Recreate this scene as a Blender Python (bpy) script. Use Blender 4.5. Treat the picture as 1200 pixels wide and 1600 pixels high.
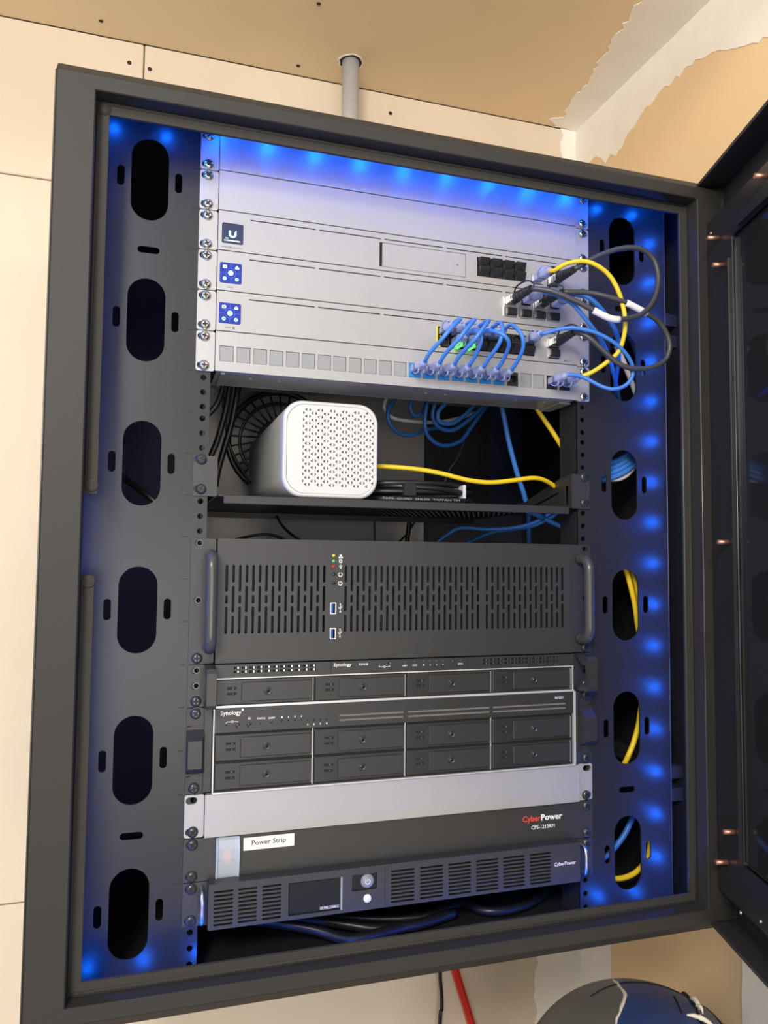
import bpy, bmesh, math, random
from mathutils import Vector, Matrix
random.seed(11)
for _o in list(bpy.data.objects):
    bpy.data.objects.remove(_o)
SC = bpy.context.scene
COL = SC.collection
MM = 0.001
Z0 = 2000.0          # rack top sits 2 m above the floor; all numbers below are mm from the rack top centre
U = 44.45

# ------------------------------------------------------------------ camera
CAM = Vector((-295.308, -840.806, -467.720))
RIGHT = Vector((0.95261997, -0.3040169, 0.00942942))
DOWN = Vector((0.028068, 0.05699609, -0.99797978))
FWD = Vector((0.30286528, 0.95096013, 0.06282876))
FPX = 1208.17
cd = bpy.data.cameras.new('camera')
cam = bpy.data.objects.new('camera', cd)
COL.objects.link(cam)
cd.sensor_fit = 'VERTICAL'
cd.sensor_height = 24.0
cd.lens = FPX / 1600.0 * 24.0
cd.clip_start = 0.02
_R = Matrix((RIGHT, -DOWN, -FWD)).transposed().to_4x4()
cam.matrix_world = Matrix.Translation((CAM + Vector((0, 0, Z0))) * MM) @ _R
SC.camera = cam

# ------------------------------------------------------------------ world, lamps, exposure
w = bpy.data.worlds.new('world')
SC.world = w
w.use_nodes = True
_bg = w.node_tree.nodes['Background']
_bg.inputs[0].default_value = (1.0, 0.97, 0.93, 1)
_bg.inputs[1].default_value = 0.95
def area(name, loc, target, size, power, color):
    d = bpy.data.lights.new(name, 'AREA')
    d.shape = 'DISK'
    d.size = size
    d.energy = power
    d.color = color
    o = bpy.data.objects.new(name, d)
    COL.objects.link(o)
    L = (Vector(loc) + Vector((0, 0, Z0))) * MM
    T = (Vector(target) + Vector((0, 0, Z0))) * MM
    o.location = L
    o.rotation_euler = (T - L).to_track_quat('-Z', 'Y').to_euler()
    return o
area('ceiling_lamp', (-1170, -2660, 1090), (0, 0, -450), 0.50, 30, (1.0, 0.95, 0.88))
area('work_lamp', (-800, -1450, 130), (200, 400, 250), 0.45, 20, (1.0, 0.94, 0.86))
_fill = area('low_fill_light', (-500, -4600, -1050), (0, 0, -500), 2.6, 72, (1.0, 0.96, 0.92))  # added low fill behind the camera, standing for an unseen door opening
_fill.data.shape = 'RECTANGLE'
_fill.data.size_y = 1.7
SC.view_settings.view_transform = 'Standard'
SC.view_settings.look = 'None'
SC.view_settings.exposure = 0.0
SC.view_settings.gamma = 1.0
SC.view_settings.use_curve_mapping = False
SC.cycles.use_denoising = True
SC.cycles.max_bounces = 8

# ------------------------------------------------------------------ helpers
def at(px, py, y):
    """photo pixel -> point (mm) on the vertical plane at depth y"""
    d = RIGHT * ((px - 600) / FPX) + DOWN * ((py - 800) / FPX) + FWD
    t = (y - CAM.y) / d.y
    return CAM + d * t
def atx(px, py, x):
    d = RIGHT * ((px - 600) / FPX) + DOWN * ((py - 800) / FPX) + FWD
    return CAM + d * ((x - CAM.x) / d.x)
def lin(c):
    return tuple((v / 255 / 12.92) if v / 255 <= 0.04045 else ((v / 255 + 0.055) / 1.055) ** 2.4 for v in c)
MATS = {}
def mat(name, col, rough=0.5, metal=0.0, bump=None, var=None, trans=0.0, emit=None, alpha=1.0, ior=1.45, coat=0.0, spec=0.5):
    m = bpy.data.materials.new(name)
    m.use_nodes = True
    nt = m.node_tree
    b = nt.nodes['Principled BSDF']
    b.inputs['Base Color'].default_value = (*col, 1)
    b.inputs['Roughness'].default_value = rough
    b.inputs['Metallic'].default_value = metal
    b.inputs['IOR'].default_value = ior
    b.inputs['Transmission Weight'].default_value = trans
    b.inputs['Alpha'].default_value = alpha
    b.inputs['Coat Weight'].default_value = coat
    b.inputs['Specular IOR Level'].default_value = spec
    tc = None
    if bump or var:
        tc = nt.nodes.new('ShaderNodeTexCoord')
    if var:
        n = nt.nodes.new('ShaderNodeTexNoise')
        n.inputs['Scale'].default_value = var[0]
        n.inputs['Detail'].default_value = 6
        n.inputs['Roughness'].default_value = 0.6
        nt.links.new(tc.outputs['Object'], n.inputs['Vector'])
        r = nt.nodes.new('ShaderNodeValToRGB')
        r.color_ramp.elements[0].position = 0.3
        r.color_ramp.elements[1].position = 0.72
        r.color_ramp.elements[0].color = (*[c * (1 - var[1]) for c in col], 1)
        r.color_ramp.elements[1].color = (*[min(1, c * (1 + var[1])) for c in col], 1)
        nt.links.new(n.outputs['Fac'], r.inputs['Fac'])
        nt.links.new(r.outputs['Color'], b.inputs['Base Color'])
    if bump:
        n2 = nt.nodes.new('ShaderNodeTexNoise')
        n2.inputs['Scale'].default_value = bump[0]
        n2.inputs['Detail'].default_value = 3
        nt.links.new(tc.outputs['Object'], n2.inputs['Vector'])
        bp = nt.nodes.new('ShaderNodeBump')
        bp.inputs['Strength'].default_value = bump[1]
        bp.inputs['Distance'].default_value = bump[2] if len(bump) > 2 else 0.0005
        nt.links.new(n2.outputs['Fac'], bp.inputs['Height'])
        nt.links.new(bp.outputs['Normal'], b.inputs['Normal'])
    if emit:
        b.inputs['Emission Color'].default_value = (*emit[0], 1)
        b.inputs['Emission Strength'].default_value = emit[1]
    MATS[name] = m
    return m
M = MATS
mat('frame_black', (0.028, 0.026, 0.024), 0.60, spec=0.42, bump=(650, 0.22, 0.0005))
mat('panel_black', (0.030, 0.029, 0.029), 0.46, bump=(700, 0.12, 0.0003))
mat('rail_black', (0.024, 0.0235, 0.024), 0.31, spec=0.42, bump=(900, 0.12, 0.0003))
mat('door_black', (0.022, 0.022, 0.023), 0.32, bump=(500, 0.12, 0.0004))
mat('gasket', (0.036, 0.033, 0.029), 0.85, bump=(300, 0.3, 0.0006))
mat('silver', (0.40, 0.392, 0.384), 0.42, 0.25, bump=(1500, 0.05, 0.0002), var=(9, 0.04))
mat('silver_tile', (0.27, 0.275, 0.285), 0.5)
mat('edge_highlight', (0.62, 0.61, 0.60), 0.35, 0.35)  # pale colour stands for light caught on the storage units' bevels
mat('pipe_grey', (0.50, 0.51, 0.52), 0.45, 0.1, var=(60, 0.06))
mat('galvanised', (0.42, 0.43, 0.44), 0.4, 0.25, var=(60, 0.08))
mat('chrome', (0.72, 0.68, 0.60), 0.22, 1.0)
mat('bright_metal', (0.75, 0.74, 0.72), 0.3, 1.0)
mat('screw_black', (0.06, 0.06, 0.062), 0.24, 0.5)
mat('screw_recess', (0.01, 0.01, 0.01), 0.6)
mat('server_black', (0.036, 0.035, 0.0345), 0.42, bump=(900, 0.10, 0.0002))
mat('handle_grey', (0.075, 0.073, 0.068), 0.30, 0.3)
mat('nas_black', (0.032, 0.031, 0.030), 0.38, bump=(1200, 0.08, 0.0002))
mat('tray_black', (0.026, 0.026, 0.025), 0.36, bump=(1200, 0.08, 0.0002))
mat('deep_black', (0.006, 0.006, 0.006), 0.7)
mat('rubber_black', (0.018, 0.018, 0.019), 0.38)
mat('cable_grey', (0.050, 0.051, 0.053), 0.38)
mat('cable_black', (0.012, 0.012, 0.013), 0.35)
mat('cable_blue', (0.050, 0.200, 0.62), 0.38)
mat('cable_deep_blue', (0.030, 0.150, 0.48), 0.40)
mat('cable_yellow', (0.80, 0.56, 0.02), 0.38)
mat('cable_white', (0.62, 0.62, 0.66), 0.45)
mat('plug_clear', (0.62, 0.68, 0.95), 0.18, trans=0.55, ior=1.45)
mat('jack_blue', (0.02, 0.22, 0.55), 0.4)
mat('socket_black', (0.018, 0.018, 0.02), 0.38)
mat('white_plastic', (0.59, 0.59, 0.58), 0.40, var=(5, 0.015))
mat('white_print', (0.80, 0.80, 0.80), 0.6)
mat('faded_print', (0.35, 0.35, 0.35), 0.6)
mat('grey_print', (0.085, 0.085, 0.09), 0.6)
mat('dark_print', (0.03, 0.03, 0.035), 0.6)
mat('red_print', (0.75, 0.055, 0.035), 0.6)
mat('label_white', (0.82, 0.80, 0.76), 0.6)
mat('tinted_glass', (0.020, 0.020, 0.020), 0.06, spec=0.5)
mat('copper', (0.72, 0.34, 0.22), 0.38, 0.85)
mat('screen_dark', (0.02, 0.025, 0.05), 0.2, emit=((0.03, 0.035, 0.09), 0.6))
mat('screen_blue', (0.01, 0.02, 0.10), 0.2, emit=((0.018, 0.035, 0.36), 0.8))
mat('screen_line', (0.02, 0.05, 0.3), 0.4, emit=((0.03, 0.07, 0.95), 1.0))
mat('screen_glow', (0.3, 0.6, 0.9), 0.4, emit=((0.32, 0.80, 1.0), 1.1))
mat('screen_white', (0.8, 0.9, 0.9), 0.4, emit=((0.6, 0.95, 1.0), 1.0))
mat('led_blue', (0.0, 0.05, 0.5), 0.4, emit=((0.003, 0.12, 1.0), 520))
mat('led_green', (0.0, 0.4, 0.05), 0.4, emit=((0.12, 1.0, 0.15), 1.6))
mat('led_yellow', (0.8, 0.6, 0.02), 0.3)
mat('led_lime', (0.1, 0.55, 0.12), 0.3)
mat('led_red', (0.7, 0.02, 0.02), 0.3)
mat('usb_blue', (0.02, 0.12, 0.5), 0.4)
mat('clear_cover', (0.66, 0.74, 0.84), 0.35, trans=0.25, alpha=0.74)
mat('edge_worn_lit', (0.13, 0.125, 0.12), 0.30, 0.4)  # worn rounded edges, painted paler to show the light they catch
mat('vent_grey', (0.15, 0.145, 0.135), 0.6)
mat('tray_highlight', (0.30, 0.295, 0.28), 0.4, 0.3)  # bevel highlight of the drive trays, put into the colour
mat('button_white', (0.72, 0.74, 0.80), 0.3)
mat('smoke_button', (0.30, 0.31, 0.33), 0.15, trans=0.3)
mat('lcd', (0.012, 0.013, 0.016), 0.12)
mat('wall_paper', lin((222, 208, 188)), 0.88, bump=(260, 0.10, 0.0006), var=(3.2, 0.05))
mat('tan_board', lin((234, 204, 160)), 0.88, bump=(260, 0.10, 0.0006), var=(2.6, 0.05))
mat('ceiling_board', lin((236, 214, 178)), 0.9, bump=(260, 0.10, 0.0006), var=(2.6, 0.05))
mat('joint_compound', lin((246, 241, 232)), 0.85, bump=(40, 0.25, 0.002), var=(11, 0.05))
mat('wall_core', (0.30, 0.27, 0.22), 0.9)
mat('drywall_screw', (0.035, 0.035, 0.04), 0.5, 0.5)
mat('concrete', (0.34, 0.32, 0.30), 0.85, var=(4, 0.12), bump=(60, 0.2, 0.001))
mat('back_plate', (0.36, 0.34, 0.325), 0.6, bump=(300, 0.1, 0.0005))
mat('interior_black', (0.016, 0.016, 0.018), 0.5)
mat('vinyl_navy', (0.030, 0.055, 0.17), 0.36, bump=(35, 0.25, 0.004), var=(7, 0.25))
mat('vinyl_mid', (0.09, 0.105, 0.17), 0.40, bump=(35, 0.25, 0.004), var=(7, 0.25))
mat('vinyl_dark', (0.13, 0.125, 0.115), 0.42, bump=(35, 0.25, 0.004), var=(7, 0.2))
mat('fray', (0.72, 0.66, 0.55), 0.9, bump=(200, 0.4, 0.001))
mat('red_paint', (0.62, 0.035, 0.022), 0.42, var=(12, 0.1))
mat('velcro', (0.02, 0.02, 0.021), 0.9, bump=(900, 0.5, 0.0006))

ORG = {}
class G:
    def __init__(self):
        self.v = []; self.f = []; self.s = []; self.k = []; self.cur = 0
    def add(self, vs, fs, smooth=False):
        o = len(self.v)
        self.v += [tuple(p) for p in vs]
        for q in fs:
            self.f.append([i + o for i in q]); self.s.append(smooth); self.k.append(self.cur)
        return self
    def box(self, x0, x1, y0, y1, z0, z1):
        vs = [(x, y, z) for x in (x0, x1) for y in (y0, y1) for z in (z0, z1)]
        fs = [(0, 1, 3, 2), (4, 6, 7, 5), (0, 4, 5, 1), (2, 3, 7, 6), (0, 2, 6, 4), (1, 5, 7, 3)]
        return self.add(vs, fs)
    def rbox(self, x0, x1, y0, y1, z0, z1, r=1.0, seg=2, only=None):
        bm = bmesh.new()
        bmesh.ops.create_cube(bm, size=1)
        for v in bm.verts:
            v.co = Vector(((x0 + x1) / 2 + v.co.x * abs(x1 - x0), (y0 + y1) / 2 + v.co.y * abs(y1 - y0), (z0 + z1) / 2 + v.co.z * abs(z1 - z0)))
        es = [e for e in bm.edges if only is None or abs((e.verts[1].co - e.verts[0].co).normalized()[only]) > 0.9]
        bmesh.ops.bevel(bm, geom=es, offset=r, segments=seg, profile=0.5, affect='EDGES', clamp_overlap=True)
        self.bm(bm)
        return self
    def bm(self, bm, smooth=False):
        bm.verts.index_update()
        self.add([v.co.copy() for v in bm.verts], [[v.index for v in f.verts] for f in bm.faces], smooth)
        bm.free()
    def ring(self, c, t, up, r, n):
        a = t.cross(up)
        if a.length < 1e-6:
            a = t.orthogonal()
        a.normalize(); b = a.cross(t).normalized()
        return [c + a * (r * math.cos(2 * math.pi * k / n)) + b * (r * math.sin(2 * math.pi * k / n)) for k in range(n)]
    def tube(self, pts, r, n=8, caps=True):
        pts = [Vector(p) for p in pts]
        rr = r if isinstance(r, (list, tuple)) else [r] * len(pts)
        t0 = (pts[1] - pts[0]).normalized()
        up = t0.orthogonal().normalized()
        vs = []; fs = []
        for i, p in enumerate(pts):
            t = (pts[min(i + 1, len(pts) - 1)] - pts[max(i - 1, 0)]).normalized()
            up = (up - t * up.dot(t))
            up = up.normalized() if up.length > 1e-6 else t.orthogonal().normalized()
            vs += self.ring(p, t, up, rr[i], n)
        for i in range(len(pts) - 1):
            for k in range(n):
                k2 = (k + 1) % n
                fs.append((i * n + k, i * n + k2, (i + 1) * n + k2, (i + 1) * n + k))
        self.add(vs, fs, True)
        if caps:
            self.add(vs[:n], [list(range(n))[::-1]]); self.add(vs[-n:], [list(range(n))])
        return self
    def cyl(self, p0, p1, r0, r1=None, n=14):
        return self.tube([p0, p1], [r0, r0 if r1 is None else r1], n)
    def lathe(self, c, axis, prof, n=20, smooth=True):
        c = Vector(c); t = Vector(axis).normalized(); up = t.orthogonal().normalized()
        vs = []; fs = []
        for r, h in prof:
            vs += self.ring(c + t * h, t, up, max(r, 1e-4), n)
        for i in range(len(prof) - 1):
            for k in range(n):
                k2 = (k + 1) % n
                fs.append((i * n + k, i * n + k2, (i + 1) * n + k2, (i + 1) * n + k))
        return self.add(vs, fs, smooth)
    def plate(self, loops, y0, y1, axis='y'):
        """filled outline (with holes) in the x-z plane, from y0 to y1; axis='x': loops are (y,z), 'z': loops are (x,y)"""
        cu = bpy.data.curves.new('tmp', 'CURVE')
        cu.dimensions = '2D'; cu.fill_mode = 'BOTH'; cu.extrude = abs(y1 - y0) / 2
        for lp in loops:
            sp = cu.splines.new('POLY')
            sp.points.add(len(lp) - 1)
            for k, (a, b) in enumerate(lp):
                sp.points[k].co = (a, b, 0, 1)
            sp.use_cyclic_u = True
        ob = bpy.data.objects.new('tmp', cu)
        COL.objects.link(ob)
        dg = bpy.context.evaluated_depsgraph_get()
        me = bpy.data.meshes.new_from_object(ob.evaluated_get(dg))
        ym = (y0 + y1) / 2
        f = {'y': lambda p: (p.x, ym + p.z, p.y), 'x': lambda p: (ym + p.z, p.x, p.y), 'z': lambda p: (p.x, p.y, ym + p.z)}[axis]
        self.add([f(v.co) for v in me.vertices], [list(q.vertices) for q in me.polygons])
        bpy.data.objects.remove(ob); bpy.data.curves.remove(cu); bpy.data.meshes.remove(me)
        return self
    def mesh(self, name, org, m):
        me = bpy.data.meshes.new(name)
        me.from_pydata([((x - org[0]) * MM, (y - org[1]) * MM, (z - org[2]) * MM) for x, y, z in self.v], [], self.f)
        me.polygons.foreach_set('use_smooth', self.s)
        me.polygons.foreach_set('material_index', self.k)
        bm = bmesh.new(); bm.from_mesh(me)
        bmesh.ops.remove_doubles(bm, verts=bm.verts, dist=1e-6)
        bmesh.ops.recalc_face_normals(bm, faces=bm.faces)
        bm.to_mesh(me); bm.free()
        for mm in (m if isinstance(m, tuple) else (m,)):
            me.materials.append(M[mm])
        return me
    def build(self, name, m, parent=None, org=None, label=None):
        if parent is not None:
            org = ORG[parent.name]
        elif org is None:
            xs = [p[0] for p in self.v]; ys = [p[1] for p in self.v]; zs = [p[2] for p in self.v]
            org = ((min(xs) + max(xs)) / 2, (min(ys) + max(ys)) / 2, min(zs))
        me = self.mesh(name, org, m)
        o = bpy.data.objects.new(name, me)
        COL.objects.link(o)
        ORG[o.name] = tuple(org)
        if parent is not None:
            o.parent = parent
        else:
            o.location = (org[0] * MM, org[1] * MM, (org[2] + Z0) * MM)
        if label:
            o['label'] = label
        return o
def tag(o, label, cat, group=None):
    o['label'] = label; o['category'] = cat
    if group:
        o['group'] = group
    return o
def thing(name, org, label, cat, group=None):
    o = bpy.data.objects.new(name, None)
    o.empty_display_size = 0.05
    COL.objects.link(o)
    o.location = (org[0] * MM, org[1] * MM, (org[2] + Z0) * MM)
    ORG[o.name] = tuple(org)
    return tag(o, label, cat, group)
def struct(o):
    o['kind'] = 'structure'
    return o
def place(me, name, parent, pos, rot=(0, 0, 0), label=None):
    """one more object of a shared mesh, under parent"""
    o = bpy.data.objects.new(name, me)
    COL.objects.link(o)
    g = ORG[parent.name]
    o.parent = parent
    o.location = ((pos[0] - g[0]) * MM, (pos[1] - g[1]) * MM, (pos[2] - g[2]) * MM)
    o.rotation_euler = rot
    ORG[o.name] = tuple(pos)
    if label:
        o['label'] = label
    return o
def rect(x0, x1, z0, z1):
    return [(x0, z0), (x1, z0), (x1, z1), (x0, z1)]
def rrect(x0, x1, z0, z1, r, n=4):
    if x0 > x1: x0, x1 = x1, x0
    if z0 > z1: z0, z1 = z1, z0
    p = []
    for cx, cz, a0 in ((x1 - r, z1 - r, 0), (x0 + r, z1 - r, 90), (x0 + r, z0 + r, 180), (x1 - r, z0 + r, 270)):
        for k in range(n + 1):
            a = math.radians(a0 + 90 * k / n)
            p.append((cx + r * math.cos(a), cz + r * math.sin(a)))
    return p
def circ(cx, cz, r, n=14):
    return [(cx + r * math.cos(2 * math.pi * k / n), cz + r * math.sin(2 * math.pi * k / n)) for k in range(n)]
def slot(cx, cz, wd, h, n=6):
    r = min(wd, h) / 2 - 1e-3
    return rrect(cx - wd / 2, cx + wd / 2, cz - h / 2, cz + h / 2, r, n)
def smooth_path(pts, step=5.0):
    P = [Vector(p) for p in pts]
    P = [P[0] * 2 - P[1]] + P + [P[-1] * 2 - P[-2]]
    out = []
    for i in range(1, len(P) - 2):
        n = max(2, int((P[i + 1] - P[i]).length / step))
        for k in range(n):
            t = k / n
            a, b, c, d = P[i - 1], P[i], P[i + 1], P[i + 2]
            out.append(0.5 * ((2 * b) + (c - a) * t + (2 * a - 5 * b + 4 * c - d) * t * t + (3 * b - a - 3 * c + d) * t ** 3))
    out.append(P[-2])
    return out
def text(parent, s, x0, x1, z0, z1, y, m, name='lettering', label=None, bold=0.0, sub=None):
    """flat lettering fitted to the box x0..x1, z0..z1 on the face at depth y"""
    cu = bpy.data.curves.new('tmp', 'FONT')
    cu.body = s
    cu.resolution_u = 2
    cu.offset = bold
    ob = bpy.data.objects.new('tmp', cu)
    COL.objects.link(ob)
    dg = bpy.context.evaluated_depsgraph_get()
    me = bpy.data.meshes.new_from_object(ob.evaluated_get(dg))
    xs = [v.co.x for v in me.vertices]; ys = [v.co.y for v in me.vertices]
    sx = (x1 - x0) / (max(xs) - min(xs)); sy = (z1 - z0) / (max(ys) - min(ys))
    g = G()
    g.add([(x0 + (v.co.x - min(xs)) * sx, y, z0 + (v.co.y - min(ys)) * sy) for v in me.vertices], [list(p.vertices) for p in me.polygons])
    bpy.data.objects.remove(ob); bpy.data.curves.remove(cu); bpy.data.meshes.remove(me)
    return g.build(name, m, parent, label=label)

# ------------------------------------------------------------------ shared screws
def screw_mesh(name, m, r=5.7, h=3.0):
    g = G()
    prof = [(r, 0.0), (r, 0.5), (r * 0.94, h * 0.42), (r * 0.80, h * 0.72), (r * 0.62, h * 0.95), (r * 0.54, h)]
    g.lathe((0, 0, 0), (0, -1, 0), prof, 20)
    a = 0.85; b = 2.85
    plus = [(a, a), (a, b), (-a, b), (-a, a), (-b, a), (-b, -a), (-a, -a), (-a, -b), (a, -b), (a, -a), (b, -a), (b, a)]
    g.plate([circ(0, 0, r * 0.55, 20), plus], -h - 0.05, -h + 0.9)
    g.cur = 1
    g.plate([circ(0, 0, r * 0.55, 12)], -h + 0.9, -h + 1.1)
    return g.mesh(name, (0, 0, 0), (m, 'screw_recess'))
SCREW = screw_mesh('screw_bright', 'chrome')
SCREWB = screw_mesh('screw_dark', 'screw_black')
BOLT = None
def screws(parent, zs_left, zs_right, y, me):
    for sgn, zs in ((-1, zs_left), (1, zs_right)):
        for z in zs:
            place(me, 'screw', parent, (sgn * 232.5, y, z), (0, random.uniform(0, 1.5), 0))

# ================================================================== SETTING
WY = 450.0; WX = 505.0; CZ = 380.0; FZ = -2000.0
def wobble(p0, p1, n, amp, seed):
    rnd = random.Random(seed)
    out = []
    for k in range(n + 1):
        t = k / n
        j = 0 if k in (0, n) else rnd.uniform(-amp, amp)
        out.append((p0[0] + (p1[0] - p0[0]) * t + j, p0[1] + (p1[1] - p0[1]) * t + rnd.uniform(-amp, amp) * 0.4))
    return out
floor = struct(G().box(-6000, 2500, -9000, WY + 60, FZ - 60, FZ).build('floor', 'concrete'))
wb = struct(G().box(-2400, WX + 60, WY + 13, WY + 60, FZ, CZ).build('wall_back', 'wall_core'))
def sheets_back(rects):
    for x0, x1, z0, z1 in rects:
        G().rbox(x0 + 0.9, x1 - 0.9, WY, WY + 13, z0 + 0.9, z1 - 0.9, 1.6, 1).build('drywall_sheet', 'wall_paper', wb)
XS = -307.0
sheets_back([(-2400, XS, 127, CZ), (XS, WX, 127, CZ), (-2400, WX, -981, 127), (-2400, WX, FZ, -981)])
for px, py in ((202, 98), (234, 108), (610, 177), (880, 224)):
    p = at(px, py, WY - 0.6)
    G().lathe(p, (0, -1, 0), [(3.4, 0), (3.4, 0.4), (1.2, 0.0), (0.1, -0.4)], 12).build('drywall_screw', 'drywall_screw', wb)
wr = struct(G().box(WX, WX + 60, -900, WY + 12, FZ, CZ).build('wall_right', 'wall_core'))
G().box(WX - 0.4, WX + 4, -900, WY, FZ, CZ).build('drywall_sheet', 'tan_board', wr)
ce = struct(G().box(-2400, WX + 60, -330, WY + 60, CZ + 13, CZ + 60).build('ceiling', 'wall_core'))
G().box(-2400, WX, -330, WY, CZ, CZ + 13).build('ceiling_sheet', 'ceiling_board', ce)
for px, py in ((498, 6), (466, 103), (158, 33)):
    d = RIGHT * ((px - 600) / FPX) + DOWN * ((py - 800) / FPX) + FWD
    p = CAM + d * ((CZ - 0.5 - CAM.z) / d.z)
    G().lathe(p, (0, 0, -1), [(3.4, 0), (3.4, 0.4), (1.2, 0.0), (0.1, -0.4)], 12).build('drywall_screw', 'drywall_screw', ce)
# white joint compound feathered out of the corners
edge = []
for px, py in ((884, 202), (870, 198), (857, 187), (880, 181), (887, 163), (900, 146), (914, 131), (925, 115), (940, 92), (957, 61), (970, 45), (985, 25), (1000, 0)):
    d = RIGHT * ((px - 600) / FPX) + DOWN * ((py - 800) / FPX) + FWD
    p = CAM + d * ((CZ - CAM.z) / d.z)
    edge.append((p.x, min(p.y, WY - 2)))
edge += [(400, 20), (385, -120), (390, -330)]
e2 = []
rn = random.Random(4)
for a, b in zip(edge, edge[1:]):
    n = max(2, int(math.hypot(b[0] - a[0], b[1] - a[1]) / 9))
    for k in range(n):
        e2.append((a[0] + (b[0] - a[0]) * k / n + rn.uniform(-5, 5), a[1] + (b[1] - a[1]) * k / n + rn.uniform(-3, 3)))
G().plate([[(WX - 0.4, WY)] + e2 + [(WX - 0.4, -330)]], CZ - 1.2, CZ - 0.1, 'z').build('joint_compound', 'joint_compound', ce)
edge = [(450, 316), (420, 303), (396, 290), (378, 296), (352, 268), (330, 272), (318, 262), (300, 270), (286, 283), (262, 289), (238, 299), (190, 306), (118, 308), (40, 282), (-34, 248), (-200, 230), (-480, 262), (-900, 240)]
e2 = []
for a, b in zip(edge, edge[1:]):
    n = max(2, int(math.hypot(b[0] - a[0], b[1] - a[1]) / 9))
    for k in range(n):
        e2.append((a[0] + (b[0] - a[0]) * k / n + rn.uniform(-2, 2), a[1] + (b[1] - a[1]) * k / n + rn.uniform(-4, 4)))
G().plate([[(WY, CZ)] + e2 + [(-900, CZ)]], WX - 1.4, WX - 0.5, 'x').build('joint_compound', 'joint_compound', wr)
# vertical corner bands below and above the cabinet
lft = wobble((412, FZ), (412, -700), 90, 5, 21)
G().plate([[(WX - 0.5, FZ)] + [(WX - 0.5, -700)] + lft[::-1]], WY - 1.3, WY - 0.1).build('joint_compound', 'joint_compound', wb)
G().plate([[(WX - 0.5, CZ)] + wobble((470, CZ), (478, 250), 12, 5, 8) + [(WX - 0.5, 250)]], WY - 1.3, WY - 0.1).build('joint_compound', 'joint_compound', wb)
rgt = wobble((355, FZ), (355, -700), 90, 4, 22)
G().plate([[(WY, FZ), (WY, -700)] + rgt[::-1]], WX - 1.4, WX - 0.5, 'x').build('joint_compound', 'joint_compound', wr)
rgt = wobble((46, FZ), (46, -500), 60, 1.5, 23)
G().plate([[(-110, FZ)] + rgt + [(-110, -500)]], WX - 1.4, WX - 0.5, 'x').build('joint_compound', 'joint_compound', wr)

# ================================================================== CABINET
cab = thing('rack_cabinet', (0, 190, -899), 'black steel wall cabinet with wide frame and its glazed door swung open', 'cabinet')
XO = 381.0; ZT = 10.0; ZBOT = -899.0
def loops(parent, name, m, L):
    """stepped frame: each entry (x half width, top z, bottom z, y)"""
    g = G(); vs = []
    for hx, zt, zb, y in L:
        vs += [(-hx, y, zb), (hx, y, zb), (hx, y, zt), (-hx, y, zt)]
    fs = []
    for i in range(len(L) - 1):
        for k in range(4):
            k2 = (k + 1) % 4
            fs.append((i * 4 + k, i * 4 + k2, (i + 1) * 4 + k2, (i + 1) * 4 + k))
    return g.add(vs, fs).build(name, m, parent)
fr = loops(cab, 'front_frame', 'frame_black', [(XO, ZT, ZBOT, -40), (XO, ZT, ZBOT, -58), (XO - 0.2, ZT - 1.5, ZBOT + 1.5, -61),
     (XO - 1, -7, -882, -79), (XO - 2.2, -8.5, -880.5, -80), (346, -21.7, -867.3, -80), (345, -22.5, -866.5, -79), (345, -22.5, -866.5, -56), (378, 6, -895, -56)])
def part(name, m, *b):
    return G().box(*b).build(name, m, cab)
part('top_panel', 'frame_black', -XO, XO, -40, 440, 7, ZT)
part('bottom_panel', 'interior_black', -XO, XO, -40, 440, ZBOT, ZBOT + 3)
part('side_panel', 'interior_black', -XO, -XO + 2.5, -40, 440, ZBOT + 3, 7)
part('side_panel', 'interior_black', XO - 2.5, XO, -40, 440, ZBOT + 3, 7)
part('back_panel', 'interior_black', -XO + 2.5, XO - 2.5, 437, 440, ZBOT + 3, 7)
part('mounting_plate', 'back_plate', -200, 182, 428, 431, -860, -60)
# door stop lips, the left one cut away at the latch
LY0, LY1 = -61.0, -57.5
lip = [(-345, 345, -34.5, -21), (-345, 345, -868, -855)]
for x0, x1, z0, z1 in lip:
    o = G().box(x0, x1, LY0, LY1, z0, z1).build('door_lip', 'gasket', cab)
G().box(334, 345.2, LY0, LY1, -855, -34.5).build('door_lip', 'gasket', cab)
for z0, z1, zc in ((-407, -34.5, -398.8), (-855, -484, -489.6)):
    o = G().box(-345.2, -333, LY0, LY1, z0, z1).build('door_lip', 'gasket', cab)
    G().lathe((-338.2, LY0, zc), (0, -1, 0), [(6.3, 0), (6.3, 1.0), (5.6, 1.4), (0.01, 1.5)], 22).build('end_disc', 'gasket', o)
o = G().lathe((-338.2, LY0, -29), (0, -1, 0), [(6.8, 0), (6.8, 0.8), (0.01, 1.2)], 22).build('end_disc', 'gasket', cab)
for pts in (((-343, -61, -24.0), (343, -61, -24.0)), ((343, -61, -24), (343, -61, -864)), ((-343, -61, -864), (343, -61, -864)), ((-343.4, -61, -30), (-343.4, -61, -400)), ((-343.4, -61, -490), (-343.4, -61, -864))):
    G().tube(pts, 1.5, 8).build('gasket_bead', 'gasket', cab)
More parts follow.
